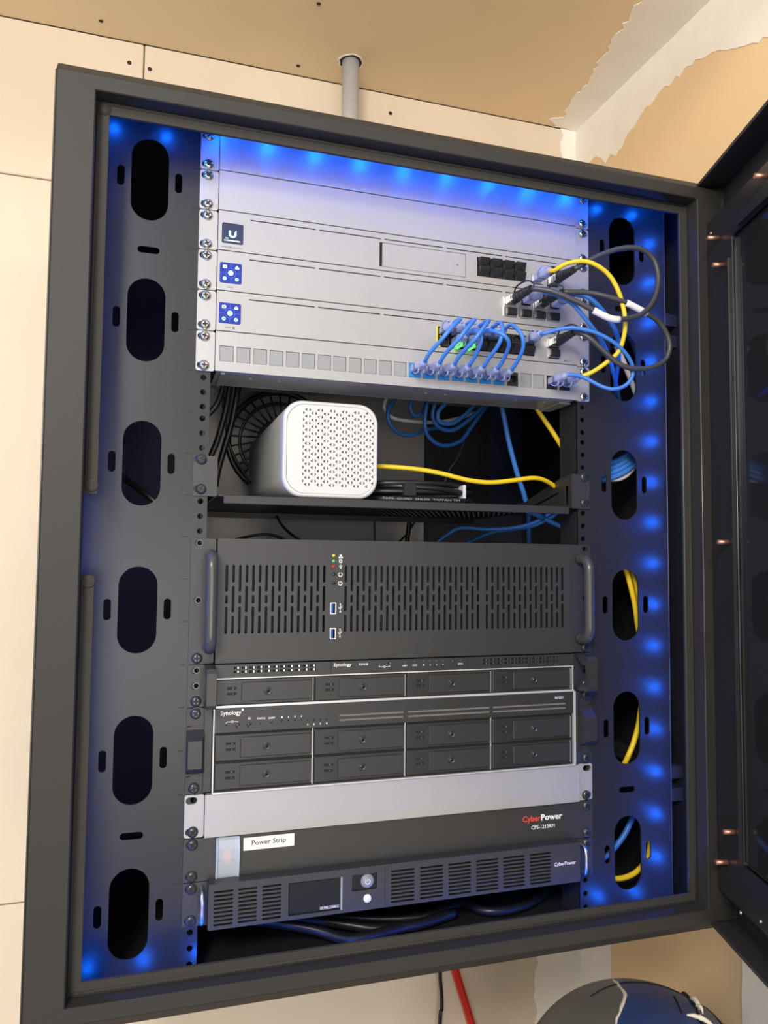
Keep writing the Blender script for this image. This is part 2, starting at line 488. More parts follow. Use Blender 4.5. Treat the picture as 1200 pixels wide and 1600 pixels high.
# mounting rails with cable pass-through openings
for sg in (-1, 1):
    zt, zb = 6, -895
    lp = [rect(sg * 225.3, sg * 358.2, zb, zt)]
    for k in range(6):
        zc = -64.2 - 152.15 * k
        lp.append(slot(sg * 293.2, zc, 38.5, 89, 12))
        for dx in (-29.6, 29.6):
            lp.append(slot(sg * (293.2) + dx, zc + 0.6, 7.4, 21.8, 5))
    for zc in (-140.8, -748.4):
        lp.append(slot(sg * 292.6, zc, 22.5, 7.2, 5))
    for u in range(20):
        for off in (6.35, 22.225, 38.1):
            lp.append(circ(sg * 232.55, -(u * U + off), 3.1, 12))
    r = G().plate(lp, 0, 2.0).build('mounting_rail', 'rail_black', cab)
    G().box(sg * 225.3, sg * 227.0, 0.5, 42, zb, zt).build('rail_flange', 'rail_black', r)
    G().box(sg * 356.6, sg * 358.2, 0.5, 34, zb, zt).build('rail_flange', 'rail_black', r)
    g = G()
    for u in range(1, 20):
        g.box(sg * 243.5, sg * 249.5, -0.15, 0.05, -u * U - 0.3, -u * U + 0.3)
    g.build('unit_marks', 'deep_black', r)['kind'] = 'stuff'
    for zc in (-160, -748):
        for dz in (-14, 14):
            G().box(sg * 362, sg * 378.5, 4, 437, zc + dz - 8, zc + dz + 8).build('side_channel', 'panel_black', cab)
for pts in (((345.4, -80, -23), (345.4, -80, -866)), ((334.2, -61, -35), (334.2, -61, -855)), ((-380.4, -79.6, -9), (-380.4, -79.6, -880))):
    G().tube(pts, 0.75, 8).build('frame_edge', 'edge_worn_lit', cab)  # thin tubes whose paler colour carries the edge highlight
G().tube(((357.8, 0, 5), (357.8, 0, -894)), 0.7, 8).build('rail_edge', 'edge_worn_lit', cab)
# door: tray with returned flange, inner panel with window, studs
DO = Vector((350.7, -74.5, 0)); DE = Vector((-0.30351, -0.95283, 0)); DN = Vector((-0.95283, 0.30351, 0))
def dpt(d, n, z):
    p = DO + DE * d + DN * n
    return (p.x, p.y, z)
def dbox(g, d0, d1, n0, n1, z0, z1):
    vs = [dpt(d, n, z) for d in (d0, d1) for n in (n0, n1) for z in (z0, z1)]
    return g.add(vs, [(0, 1, 3, 2), (4, 6, 7, 5), (0, 4, 5, 1), (2, 3, 7, 6), (0, 2, 6, 4), (1, 5, 7, 3)])
def dplate(lps, n0, n1):
    g = G(); g.plate(lps, n0, n1)
    g.v = [dpt(x, y, z) for x, y, z in g.v]
    return g
D0, D1, DT, DB = -11.0, 748.0, 0.0, -885.0
WD = rrect(72, 664, -791, -97, 3)
door = dplate([rrect(D0, D1, DB, DT, 2), rect(60, 676, -803, -85)], -38, -36).build('door', 'frame_black', cab)
g = G()
dbox(g, D0, D1, -36, 0, DT - 1.8, DT); dbox(g, D0, D1, -36, 0, DB, DB + 1.8)
dbox(g, D0, D0 + 1.8, -36, 0, DB, DT); dbox(g, D1 - 1.8, D1, -36, 0, DB, DT)
dbox(g, D0, D1, -9, 0, DT - 4.2, DT - 1.8); dbox(g, D0, D1, -9, 0, DB + 1.8, DB + 4.2)
dbox(g, D0 + 1.8, D0 + 4.2, -9, 0, DB, DT); dbox(g, D1 - 4.2, D1 - 1.8, -9, 0, DB, DT)
g.build('door_flange', 'frame_black', door)
g = dplate([rect(-4, 741, -843, -53), WD], -11, -9)
for b in ((-4, -2.4, -36, -10, -843, -53), (739.4, 741, -36, -10, -843, -53), (-4, 741, -36, -10, -54.6, -53), (-4, 741, -36, -10, -843, -841.4)):
    dbox(g, *b)
for b in ((70, 72, -36, -9, -791, -97), (664, 666, -36, -9, -791, -97), (70, 666, -36, -9, -97, -95), (70, 666, -36, -9, -793, -791)):
    dbox(g, *b)
g.build('inner_panel', 'door_black', door)
dplate([WD], -17, -13).build('window_pane', 'tinted_glass', door)
g = G(); dbox(g, 63, 67, -9, -5, -790, -120); g.build('window_bead', 'door_black', door)
g = G(); dbox(g, 93, 640, -9, -4, -94, -80); g.build('window_clip', 'door_black', door)
def stud(d, z, ln=14, r=2.7):
    o = G().cyl(dpt(d, -9, z), dpt(d, -9 + ln, z), r, n=12).build('stud', 'copper', door)
for d, z in ((36, -84), (50, -122), (50, -443), (52, -763), (30, -804), (154, -69), (700, -84), (700, -443), (700, -804), (430, -69), (430, -818)):
    stud(d, z)
for z in (-84.7, -138.5, -748.4, -800.7):
    G().lathe(dpt(-3.2, -8.8, z), DN, [(3.6, 0), (3.3, 1.5), (2, 2.4), (0.01, 2.7)], 12).build('hinge_rivet', 'bright_metal', door)
for d, z in ((14, -69), (105, -835), (60, -846)):
    G().lathe(dpt(d, -9, z), DN, [(2.2, 0), (1.8, 1.0), (0.01, 1.4)], 10).build('weld_dot', 'bright_metal', door)
for d, n_, za, zb in ((D0 + 0.9, 0, DT - 2, DB + 2), (-4, -9, -54, -842), (71, -9, -97, -791)):
    G().tube((dpt(d, n_, za), dpt(d, n_, zb)), 0.8, 8).build('door_edge', 'edge_worn_lit', door)
for zc in (-112, -775):
    g = G(); dbox(g, -14, -3, -30, -2, zc - 45, zc + 45); g.build('hinge', 'door_black', door)

# blue light strips around the inside of the front frame
def led_strip(label, pts, nrm, along):
    p0 = Vector(pts[0]); p1 = Vector(pts[1])
    n = Vector(nrm)
    c = (p0 + p1) / 2
    t = thing('led_strip', (c.x, c.y, min(p0.z, p1.z)), label, 'light strip', 'blue light strips inside the frame')
    sd = (p1 - p0).normalized().cross(n)
    g = G()
    w_ = sd * 4
    vs = [q + s * w_ + n * h for q in (p0, p1) for s in (-1, 1) for h in (0, 0.5)]
    g.add(vs, [(0, 1, 3, 2), (4, 6, 7, 5), (0, 4, 5, 1), (2, 3, 7, 6), (0, 2, 6, 4), (1, 5, 7, 3)])
    g.build('tape', 'label_white', t)
    L = (p1 - p0).length; k = int(L / 54)
    g = G(); e = (p1 - p0).normalized()
    for i in range(k):
        q = p0 + e * (L * (i + 0.5) / k) + n * 0.5
        vs = [q + e * (sx * 2.5) + sd * (sy * 2.5) + n * h for sx in (-1, 1) for sy in (-1, 1) for h in (0.05, 1.2)]
        g.add(vs, [(0, 1, 3, 2), (4, 6, 7, 5), (0, 4, 5, 1), (2, 3, 7, 6), (0, 2, 6, 4), (1, 5, 7, 3)])
    g.build('led_chips', 'led_blue', t)
led_strip('blue light strip under the top of the frame, above the top panel', ((-360, -34, 5), (360, -34, 5)), (0, 0, -1), None)
led_strip('blue light strip up the left inside of the frame', ((-376, -31, -880), (-376, -31, 0)), (1, 0, 0), None)
led_strip('blue light strip up the right inside of the frame by the door hinges', ((368, -44, -880), (368, -44, 0)), (-1, 0, 0), None)
led_strip('blue light strip along the bottom inside of the frame', ((-360, -44, -894), (360, -44, -894)), (0, 0, 1), None)

# ================================================================== RACK UNITS
def ear_loops(u, sg, slots, hu=1, x_in=221.5, r=2.5):
    z1 = -u * U - 0.5; z0 = -(u + hu) * U + 0.5
    a, b = (-241.3, -x_in) if sg < 0 else (x_in, 241.3)
    lp = [rrect(a, b, z0, z1, r)]
    for z in slots:
        lp.append(slot(sg * 234.3, z, 11.5, 7.2))
    return lp
def silver_unit(name, label, cat, u, group=None, face_holes=(), fy=-7.0, scr=None, depth=40, slots=None, sm=SCREW, chassis='galvanised', used=None):
    zt = -u * U; zb = zt - U
    t = thing(name, (0, depth / 2, zb), label, cat, group)
    sl = slots if slots is not None else (zt - 6.35, zt - 38.1)
    G().plate([rect(-221, 221, zb + 0.55, zt - 0.55)] + list(face_holes), fy, fy + 2.5).build('face_panel', 'silver', t)
    for sg in (-1, 1):
        G().plate(ear_loops(u, sg, sl), -2.6, -0.05).build('ear', 'silver', t)
    if used is None:
        used = sl
    screws(t, used, used, -2.7, sm)
    g = G()
    g.box(-220.5, 220.5, fy + 2.6, depth, zt - 1.6, zt - 0.8); g.box(-220.5, 220.5, fy + 2.6, depth, zb + 0.8, zb + 1.6)
    g.box(-220.5, -219.5, fy + 2.6, depth, zb + 0.8, zt - 0.8); g.box(219.5, 220.5, fy + 2.6, depth, zb + 0.8, zt - 0.8)
    if depth > 100:
        g.box(-220, 220, 24, 25, zb + 1.6, zt - 1.6)
    g.build('chassis', chassis, t)
    return t
silver_unit('blank_panel', 'plain silver blanking panel lit blue at the very top of the rack', 'panel', 0, 'silver blanking panels', depth=14)
silver_unit('blank_panel', 'plain silver blanking panel just above the unit with the small drive bay', 'panel', 1, 'silver blanking panels', depth=14)

def vent_slots(u, x0s):
    z = -u * U - 7.2
    return [slot((a + b) / 2, z, b - a, 1.3, 3) for a, b in x0s]
VX = [(-187, -113.5), (-109.5, -36.5), (-32.5, 41), (45, 118), (122.5, 193)]
def dark_back(t, x0, x1, z0, z1, y0=-4.4, y1=-3.8, name='vent_backing'):
    G().box(x0, x1, y0, y1, z0, z1).build(name, 'deep_black', t)
SOCK = None
def socket_mesh(name, m, wd=14.6, h=11.0, dep=9.0, proud=1.6):
    g = G()
    hole = [(-5.9, -4.0), (5.9, -4.0), (5.9, 2.2), (3.2, 2.2), (3.2, 4.4), (-3.2, 4.4), (-3.2, 2.2), (-5.9, 2.2)]
    g.plate([rrect(-wd / 2, wd / 2, -h / 2, h / 2, 0.6, 2), hole], -proud, dep)
    g.box(-wd / 2, wd / 2, dep, dep + 0.6, -h / 2, h / 2)
    return g.mesh(name, (0, 0, 0), m)
SOCK_B = socket_mesh('socket_black', 'socket_black')
SOCK_M = socket_mesh('socket_metal', 'bright_metal', 15.2, 11.6, 9, 1.0)
JACK_BLUE = socket_mesh('jack_blue', 'jack_blue', 14.6, 16.4, 10, 0.4)
JACK_BLK = socket_mesh('jack_black', 'socket_black', 14.6, 16.4, 10, 0.4)
def dust_plug_mesh(name):
    """angled rubber dust plug as fitted in the unused network ports"""
    g = G()
    vs = [(-6.6, 0, -5), (6.6, 0, -5), (6.6, 0, 5), (-6.6, 0, 5), (-6.2, -5, 1.2), (6.2, -5, 1.2), (6.2, -6, 4.4), (-6.2, -6, 4.4), (-3.4, -2.2, -4.2), (3.4, -2.2, -4.2)]
    g.add(vs, [(0, 3, 7, 4), (1, 5, 6, 2), (3, 2, 6, 7), (4, 7, 6, 5), (0, 4, 8), (1, 9, 5), (4, 5, 9, 8), (0, 8, 9, 1)])
    return g.mesh(name, (0, 0, 0), 'rubber_black')
DUST = dust_plug_mesh('dust_plug')
def sfp_mesh(name):
    g = G()
    g.plate([rrect(-7.6, 7.6, -5.6, 5.6, 0.5, 2), rect(-6.6, 6.6, -4.4, 4.4)], -3.0, 10)
    return g.mesh(name, (0, 0, 0), 'bright_metal')
SFP = sfp_mesh('sfp_cage')
def sfp_dust_mesh(name):
    g = G()
    g.rbox(-6.5, 6.5, -5.5, 6, -4.3, 4.3, 0.8, 1)
    g.box(-1.0, 1.0, -6.2, -5.5, -1.5, 2.5); g.box(-2.6, 2.6, -6.2, -5.5, 1.4, 2.4)
    return g.mesh(name, (0, 0, 0), 'rubber_black')
SFPD = sfp_dust_mesh('sfp_dust_plug')

# --- gateway with the dark logo screen
UDM_P = [(93.2 + 16.2 * i, z) for z in (-107.3, -118.9) for i in range(4)]
hol = vent_slots(2, VX) + [rrect(-217.3, -194.2, -102.4, -125.2, 1.8)]
hol += [rect(84.9, 149.9, -124.8, -101.4), rect(-38.2, 70, -128.8, -100), rect(157.6, 173.6, -125.6, -113), rect(179.6, 195.6, -126.4, -100.6)]
udm = silver_unit('network_gateway', 'silver network gateway with dark logo screen, drive bay and black port block', 'gateway', 2, face_holes=hol, depth=285)
dark_back(udm, -218, 200, -131.5, -91)
G().plate([rrect(-217.1, -194.4, -125.0, -102.6, 1.8)], -7.4, -5).build('screen', 'screen_dark', udm)
scr = udm.children[-1] if False else [c for c in bpy.data.objects if c.name.startswith('screen') and c.parent == udm][0]
uu = []
for k in range(13):
    a = math.radians(180 + 180 * k / 12)
    uu.append((-205.8 + 4.1 * math.cos(a), -115.2 + 3.6 * math.sin(a)))
inn = [(-205.8 + (x + 205.8) * 0.45, -115.2 + (z + 115.2) * 0.40) for x, z in uu]
G().plate([[(-209.9, -110.8)] + uu + [(-201.7, -110.0), (-203.4, -111.8)] + inn[::-1] + [(-207.7, -110.8)]], -7.6, -7.4).build('logo', 'screen_glow', scr)
g = G(); g.box(-213.6, -210.4, -7.55, -7.4, -119.9, -119.3); g.box(-214.8, -197.6, -7.55, -7.4, -122.6, -121.6); g.build('caption', 'screen_white', scr)
text(udm, 'Dream Machine', -217.4, -200.4, -130.2, -128.4, -7.08, 'grey_print', bold=0.01)
text(udm, 'Pro', -199.6, -194.6, -130.0, -128.2, -7.08, 'grey_print')
G().plate([rect(-34.6, 69.4, -128.3, -100.6)], -6.9, -5).build('drive_bay', 'silver', udm)
db = [c for c in bpy.data.objects if c.name.startswith('drive_bay')][0]
G().lathe((59.4, -6.85, -114.6), (0, -1, 0), [(0.8, 0), (0.8, 0.15), (0.01, 0.15)], 10).build('pinhole', 'deep_black', db)
for x, z in UDM_P:
    p = place(SOCK_B, 'network_port', udm, (x, -7, z))
    place(DUST, 'port_cover', p, (x, -7.5, z))
place(SOCK_M, 'network_port', udm, (165.6, -7, -119.2))
place(SFP, 'sfp_cage', udm, (187.6, -7, -106.6))
place(SFPD, 'port_cover', udm, (187.6, -7.6, -106.6))
place(SFP, 'sfp_cage', udm, (187.6, -7, -119.6))

def touch_screen(t, zc):
    s = G().plate([rrect(-218.5, -195.2, zc - 11.2, zc + 11.2, 1.8)], -7.4, -5).build('screen', 'screen_blue', t)
    cx = -206.85
    G().plate([circ(cx, zc, 5.6, 28), circ(cx, zc, 5.15, 28)], -7.62, -7.4).build('ring', 'screen_line', s)
    g = G()
    g.box(cx - 0.2, cx + 0.2, -7.6, -7.4, zc + 5.6, zc + 10.8); g.box(cx - 0.2, cx + 0.2, -7.6, -7.4, zc - 10.8, zc - 5.6)
    g.box(cx - 11.2, cx - 5.6, -7.6, -7.4, zc - 0.2, zc + 0.2); g.box(cx + 5.6, cx + 11.2, -7.6, -7.4, zc - 0.2, zc + 0.2)
    g.build('cross_line', 'screen_line', s)
    G().plate([circ(cx, zc, 2.9, 20)], -7.62, -7.4).build('dot', 'screen_glow', s)
    for dx, dz, k in ((-6.4, 6.6, 0), (6.6, 6.4, 1), (-6.4, -6.4, 2), (6.6, -6.6, 2)):
        if k == 0:
            lp = [rrect(cx + dx - 2.1, cx + dx + 2.1, zc + dz - 1.7, zc + dz + 1.7, 0.8, 3), rect(cx + dx - 0.9, cx + dx + 0.9, zc + dz - 0.6, zc + dz + 0.6)]
        elif k == 1:
            lp = [[(cx + dx - 2, zc + dz - 1.5), (cx + dx + 2, zc + dz - 1.5), (cx + dx + 2, zc + dz + 0.6), (cx + dx + 0.8, zc + dz + 0.8), (cx + dx + 0.4, zc + dz + 2), (cx + dx - 0.4, zc + dz + 2), (cx + dx - 0.8, zc + dz + 0.8), (cx + dx - 2, zc + dz + 0.4)], circ(cx + dx + 0.4, zc + dz - 0.4, 0.5, 8)]
        else:
            lp = [circ(cx + dx, zc + dz, 2.0, 16), circ(cx + dx + 0.1, zc + dz - 0.1, 0.7, 8)]
        G().plate(lp, -7.62, -7.4).build('icon', 'screen_glow' if dz < 0 else 'screen_white', s)
# --- fibre switch
SFX = [129.5, 149.2, 168.6, 188.2]
hol = vent_slots(3, VX) + [rrect(-218.6, -195.0, -146.6, -169.4, 1.8)] + [rect(x - 7.7, x + 7.7, z - 5.7, z + 5.7) for x in SFX for z in (-151.0, -164.6)]
agg = silver_unit('network_switch', 'silver fibre switch with blue touch screen and eight metal cages in two rows', 'switch', 3, 'silver switches', face_holes=hol, depth=285)
dark_back(agg, -219, 200, -176, -136)
touch_screen(agg, -158.0)
text(agg, 'USW', -210.2, -203.6, -174.4, -172.6, -7.08, 'grey_print', bold=0.015)
text(agg, 'RESET', 206.5, 212.5, -174.6, -173.0, -7.08, 'grey_print')
G().plate([circ(204.6, -173.8, 0.9, 10)], -7.1, -6.9).build('reset_hole', 'deep_black', agg)
for x in SFX:
    place(SFP, 'sfp_cage', agg, (x, -7, -151.0))
    c = place(SFP, 'sfp_cage', agg, (x, -7, -164.6))
    place(SFPD, 'port_cover', c, (x, -7.6, -164.6))
for x in SFX:
    G().box(x - 9.9, x - 9.1, -9.5, -7, -170.2, -146.4).build('cage_divider', 'bright_metal', agg)
# --- copper switch
POX = [41.2 + 16.05 * i for i in range(8)]
hol = vent_slots(4, VX) + [rrect(-218.6, -195.0, -191.0, -213.8, 1.8)] + [rect(33.0, 161.6, -216.4, -191.8)] + [rect(180.6, 196.0, -217, -190.4)]
psw = silver_unit('network_switch', 'silver copper port switch with blue touch screen and green port lights', 'switch', 4, 'silver switches', face_holes=hol, depth=285)
dark_back(psw, -219, 200, -220, -180)
touch_screen(psw, -202.4)
text(psw, 'USW', -212, -205.4, -219.0, -217.2, -7.08, 'grey_print', bold=0.015)
G().plate([circ(-202.6, -218.1, 1.4, 14), circ(-202.6, -218.1, 0.7, 10)], -7.1, -6.9).build('badge', 'dark_print', psw)
text(psw, 'RESET', 206.5, 212.5, -219.0, -217.4, -7.08, 'grey_print')
G().plate([circ(204.6, -218.2, 0.9, 10)], -7.1, -6.9).build('reset_hole', 'deep_black', psw)
for i, x in enumerate(POX):
    for r, z in enumerate((-197.6, -210.0)):
        p = place(SOCK_B, 'network_port', psw, (x, -7, z), (0, math.pi if r else 0, 0))
        if (r == 1 and i > 2):
            place(DUST, 'port_cover', p, (x, -8.6, z))
            p.rotation_euler = (0, 0, 0)
    if 1 <= i <= 2:
        G().rbox(x - 2.4, x + 2.4, -24, -8, -217.4, -213.4, 0.6, 1).build('port_light', 'led_green', psw)
G().plate([rect(32.6, 37.8, -216.4, -191.8), rect(34.0, 36.4, -214.4, -193.8)], -8.6, -7).build('port_bracket', 'led_yellow', psw)
for z in (-197.2, -210.2):
    place(SFP, 'sfp_cage', psw, (188.3, -7, z))
place(SFPD, 'port_cover', psw, (188.3, -7.6, -210.2))
# --- patch panel with keystones
KX = [-209.2 + 17.95 * i for i in range(24)]
KZ = -246.9
hol = [rect(x - 7.45, x + 7.45, KZ - 8.5, KZ + 8.5) for x in KX]
pat = silver_unit('patch_bay', 'silver patch panel with grey blanks on the left and blue jacks on the right', 'patch bay', 5, face_holes=hol, depth=64)
for i, x in enumerate(KX):
    if i < 12 or i in (20, 21):
        G().rbox(x - 7.2, x + 7.2, -6.4, -4, KZ - 8.3, KZ + 8.3, 0.5, 1).build('blank_tile', 'silver_tile', pat)
    elif i < 19:
        place(JACK_BLUE, 'keystone_jack', pat, (x, -7, KZ), (0, math.pi, 0))
    else:
        place(JACK_BLK, 'keystone_jack', pat, (x, -7, KZ), (0, math.pi, 0))
g = G(); g.box(-222, 222, 62, 64, -266, -258); g.box(-214, -210, 2, 62, -267.6, -266); g.box(206, 222, 10, 62, -268.2, -266.4)
g.build('cable_bar', 'galvanised', pat)
for x in (-180, -148, 30, 55, 150, 190):
    G().lathe((x, 20, -266), (0, 0, -1), [(2, 0), (1.6, 0.8), (0.01, 1)], 8).build('rivet', 'galvanised', pat)

# --- shelf
sh = thing('rack_shelf', (0, 140, -410), 'black perforated rack shelf carrying the white modem', 'shelf')
g = G()
holes = []
for i in range(52):
    for j in range(30):
        xx = -200 + i * 7.8 + (3.9 if j % 2 else 0); yy = 14 + j * 8.4
        if xx < 205:
            holes.append(slot(xx, yy, 3.0, 5.0, 2))
G().plate([rect(-214, 214, -3, 280)] + holes, -400.6, -399.2, 'z').build('tray', 'panel_black', sh)
G().rbox(-209, 210, -6, -2.5, -408.5, -399.2, 0.8, 1).build('front_lip', 'panel_black', sh)
G().box(-209, 210, 277, 280, -408.5, -399.2).build('rear_lip', 'panel_black', sh)
for sg in (-1, 1):
    zt = -8 * U - 2.4
    G().plate([rrect(sg * 216, sg * 241, zt - 43, zt, 1.5), slot(sg * 235, -8 * U - 6.35, 11.5, 7.2), slot(sg * 235, -8 * U - 38.1, 11.5, 7.2)], -2.6, -0.05).build('ear', 'server_black', sh)
    pr = [(-2, -400), (280, -400), (280, -392), (120, -385), (20, -360), (-2, zt)]
    G().plate([pr, rrect(6, 14, -396, -372, 1), [(30, -378), (95, -391), (95, -394), (30, -381)]], sg * 217, sg * 215.6, 'x').build('side_bracket', 'panel_black', sh)
SCREWP = screw_mesh('screw_satin', 'screw_black', 5.0, 2.6)
for sg in (-1, 1):
    for z in (-8 * U - 6.35, -8 * U - 38.1):
        place(SCREW if False else SCREWB, 'screw', sh, (sg * 232.5, -2.7, z), (0, random.uniform(0, 1.5), 0))

# --- white modem on the shelf
mo = thing('modem', (-91, 134, -399.2), 'white upright-cornered modem with triangular perforated face lying on the shelf', 'modem')
MX0, MX1, MZ0, MZ1 = -146.0, -36.5, -398.6, -290.6
prof = rrect(MX0, MX1, MZ0, MZ1, 22, 10)
g = G(); n = len(prof)
def inset(lp, d):
    cx = (MX0 + MX1) / 2; cz = (MZ0 + MZ1) / 2
    sx = ((MX1 - MX0) / 2 - d) / ((MX1 - MX0) / 2); sz = ((MZ1 - MZ0) / 2 - d) / ((MZ1 - MZ0) / 2)
    return [(cx + (x - cx) * sx, cz + (z - cz) * sz) for x, z in lp]
rings = [(inset(prof, 4.2), -4.0), (inset(prof, 3.0), -4.7), (inset(prof, 1.2), -3.8), (inset(prof, 0.2), -1.6), (prof, 1.5), (prof, 268), (inset(prof, 3), 272)]
vs = [(x, y, z) for lp, y in rings for x, z in lp]
fs = [(i * n + k, i * n + (k + 1) % n, (i + 1) * n + (k + 1) % n, (i + 1) * n + k) for i in range(len(rings) - 1) for k in range(n)]
fs.append([(len(rings) - 1) * n + k for k in range(n)])
g.add(vs, fs, True)
g.build('casing', 'white_plastic', mo)
tri = []
x0, x1, z0, z1 = -123.6, -42.8, -384.4, -300.8
cw = (x1 - x0) / 23.0; rh = (z1 - z0) / 22.0
for c in range(24):
    for r in range(23):
        if (r + (c // 2 if True else 0)) % 2 == (1 if c % 4 in (1, 2) else 0) if False else False:
            continue
        ph = c % 4
        on = (r % 2 == 0) if ph in (1, 2) else (r % 2 == 1)
        if not on:
            continue
        cx = x0 + c * cw; cz = z1 - r * rh
        if (c >= 22 or c < 0) and (r < 1 or r > 21):
            continue
        a = 2.0; b = 3.5
        if c % 2 == 1:      # points left
            tri.append([(cx - a, cz), (cx + a * 0.55, cz + b * 0.62), (cx + a * 0.2, cz), (cx + a * 0.55, cz - b * 0.62)])
        else:               # points right
            tri.append([(cx - a * 0.2, cz + b * 0.62), (cx + a * 0.75, cz), (cx - a * 0.2, cz - b * 0.62)])
G().plate([inset(prof, 4.5)] + tri, -4.2, -2.6).build('perforated_face', 'white_plastic', mo)
G().plate([inset(prof, 5.5)], -2.3, -1.8).build('speaker_backing', 'rubber_black', mo)

# --- 3U server
sv = thing('rack_server', (0, 120, -13 * U), 'black three-unit server with slotted front, side handles and two blue sockets', 'server')
lp = [rect(-214, 212.5, -13 * U + 0.6, -10 * U - 1.2)]
def vent_col(cx, kind):
    A = ((-473.5, -502), (-505.7, -514.8), (-517.8, -546.8)); B = ((-473.5, -492.4), (-496, -524), (-527.8, -546.8))
    return [slot(cx, (a + b) / 2, 2.9, a - b, 3) for a, b in (A if kind == 0 else B)]
for i in range(16):
    lp += vent_col(-203.8 + 7.06 * i, i % 2)
for i in range(24):
    lp += vent_col(-73.2 + 6.98 * i, (i + 1) % 2)
for i in range(15):
    lp += vent_col(98.8 + 7.2 * i, i % 2)
lp += [rrect(-91.4, -83.6, -527.2, -514.2, 0.8, 2), rrect(-91.4, -83.6, -555, -542, 0.8, 2)]
G().plate(lp, -6, -4).build('front_panel', 'server_black', sv)
G().box(-213.4, 212, -4, 240, -13 * U + 1.0, -10 * U - 1.6).build('chassis', 'deep_black', sv) if False else None
g = G(); g.box(-213.4, 212, 10, 240, -13 * U + 1.0, -10 * U - 1.6); g.build('chassis', 'interior_black', sv)
g = G(); g.box(-213.6, 212.2, -4, 12, -10 * U - 2.4, -10 * U - 1.2); g.box(-213.6, 212.2, -4, 12, -13 * U + 0.6, -13 * U + 1.8); g.box(-213.6, -212.6, -4, 12, -13 * U + 1, -10 * U - 2); g.box(211.6, 212.5, -4, 12, -13 * U + 1, -10 * U - 2); g.build('front_rim', 'server_black', sv)
g = G(); g.box(-204, 200, 8.5, 9.5, -549, -471); g.build('dust_filter', 'rubber_black', sv)
for sg in (-1, 1):
    xi = 215.2 if sg < 0 else 213.6
    zt, zb = -10 * U - 1.6, -13 * U + 0.6
    G().plate([rrect(sg * xi, sg * 241.3, zb, zt, 2.5)] + [slot(sg * 233.5, z, 9.5, 6.6) for z in (-10 * U - 6.35, -11 * U - 22.2, -12 * U - 38.1)], -2.6, -0.05).build('ear', 'server_black', sv)
    for z in (-10 * U - 6.35, -11 * U - 22.2):
        G().plate([circ(sg * 232.5, z, 3.6), circ(sg * 232.5, z, 2.6)], -3.0, 0.0).build('hole_collar', 'screw_black', sv)
    place(SCREWB, 'screw', sv, (sg * 232.5, -2.7, -12 * U - 38.1))
    hx = -221.0 if sg < 0 else 224.5
    za, zc = -459.5, -564.5
    hp = [(hx, -2.6, za - 4), (hx, -12, za - 4), (hx, -20, za - 6), (hx, -25, za - 13), (hx, -26, za - 22), (hx, -26, -512), (hx, -26, zc + 22), (hx, -25, zc + 13), (hx, -20, zc + 6), (hx, -12, zc + 4), (hx, -2.6, zc + 4)]
    G().tube(smooth_path(hp, 3), 6.2, 14).build('handle', 'handle_grey', sv)
for i, (z, m) in enumerate(((-462.6, 'led_yellow'), (-468.6, 'led_lime'), (-474.6, 'led_red'))):
    G().lathe((-87.5, -6, z), (0, -1, 0), [(1.8, 0), (1.7, 0.8), (1.0, 1.5), (0.01, 1.7)], 12).build('indicator_light', m, sv)
for z in (-483.2, -493.0):
    G().lathe((-87.2, -6, z), (0, -1, 0), [(2.2, 0), (2.2, 0.6), (1.6, 0.6), (1.5, 1.2), (0.01, 1.4)], 14).build('push_button', 'screw_black', sv)
for z in (-520.7, -548.3):
    u_ = G().plate([rrect(-91, -84, z - 6.2, z + 6.2, 0.6, 2), rect(-89.9, -85.1, z - 5.3, z + 5.3)], -6.8, 4).build('usb_socket', 'bright_metal', sv)
    G().box(-89.6, -87.4, -5.6, 4, z - 5.2, z + 5.2).build('tongue', 'usb_blue', u_)
# printed symbols beside them
g = G(); yy = -6.12
def flat(g, lps, y=yy):
    g.plate(lps, y, y + 0.1)
flat(g, [rect(-80.6, -78.2, -463.6, -461.6), rect(-82, -79.8, -465.6, -464.0), rect(-79.2, -77, -465.6, -464.0)])
flat(g, [rrect(-81.2, -77.8, -470.6, -466.6, 0.6, 2), circ(-79.5, -468.6, 1.0, 10)])
flat(g, [circ(-79.4, -474.3, 1.5, 12), circ(-79.4, -474.3, 0.9, 8)]); g.plate([rect(-80, -78.8, -477.4, -475.9)], yy, yy + 0.1)
def arc_ring(cx, cz, r0, r1, a0, a1):
    k = 16
    return [(cx + r1 * math.cos(math.radians(a0 + (a1 - a0) * i / k)), cz + r1 * math.sin(math.radians(a0 + (a1 - a0) * i / k))) for i in range(k + 1)] + [(cx + r0 * math.cos(math.radians(a1 + (a0 - a1) * i / k)), cz + r0 * math.sin(math.radians(a1 + (a0 - a1) * i / k))) for i in range(k + 1)]
flat(g, [arc_ring(-79.6, -483.6, 1.8, 2.5, 110, 430)])
flat(g, [arc_ring(-79.6, -493.2, 1.8, 2.5, 120, 420)]); g.plate([rect(-79.9, -79.3, -493.4, -490.4)], yy, yy + 0.1)
for z in (-520, -547.5):
    g.plate([rect(-79.5, -78.9, z - 4, z + 3)], yy, yy + 0.1); g.plate([[(-80.2, z + 3), (-78.2, z + 3), (-79.2, z + 5)]], yy, yy + 0.1)
    g.plate([[(-79.3, z - 2.4), (-81.2, z - 0.5), (-81.2, z + 1), (-80.7, z + 1), (-80.7, z - 0.3), (-79.1, z - 1.8)]], yy, yy + 0.1)
    g.plate([[(-79.1, z - 1.2), (-77.2, z + 0.6), (-77.2, z + 2), (-77.7, z + 2), (-77.7, z + 0.8), (-79.3, z - 0.6)]], yy, yy + 0.1); g.plate([circ(-79.2, z - 4.6, 0.9, 10)], yy, yy + 0.1)
g.build('symbols', 'white_print', sv)

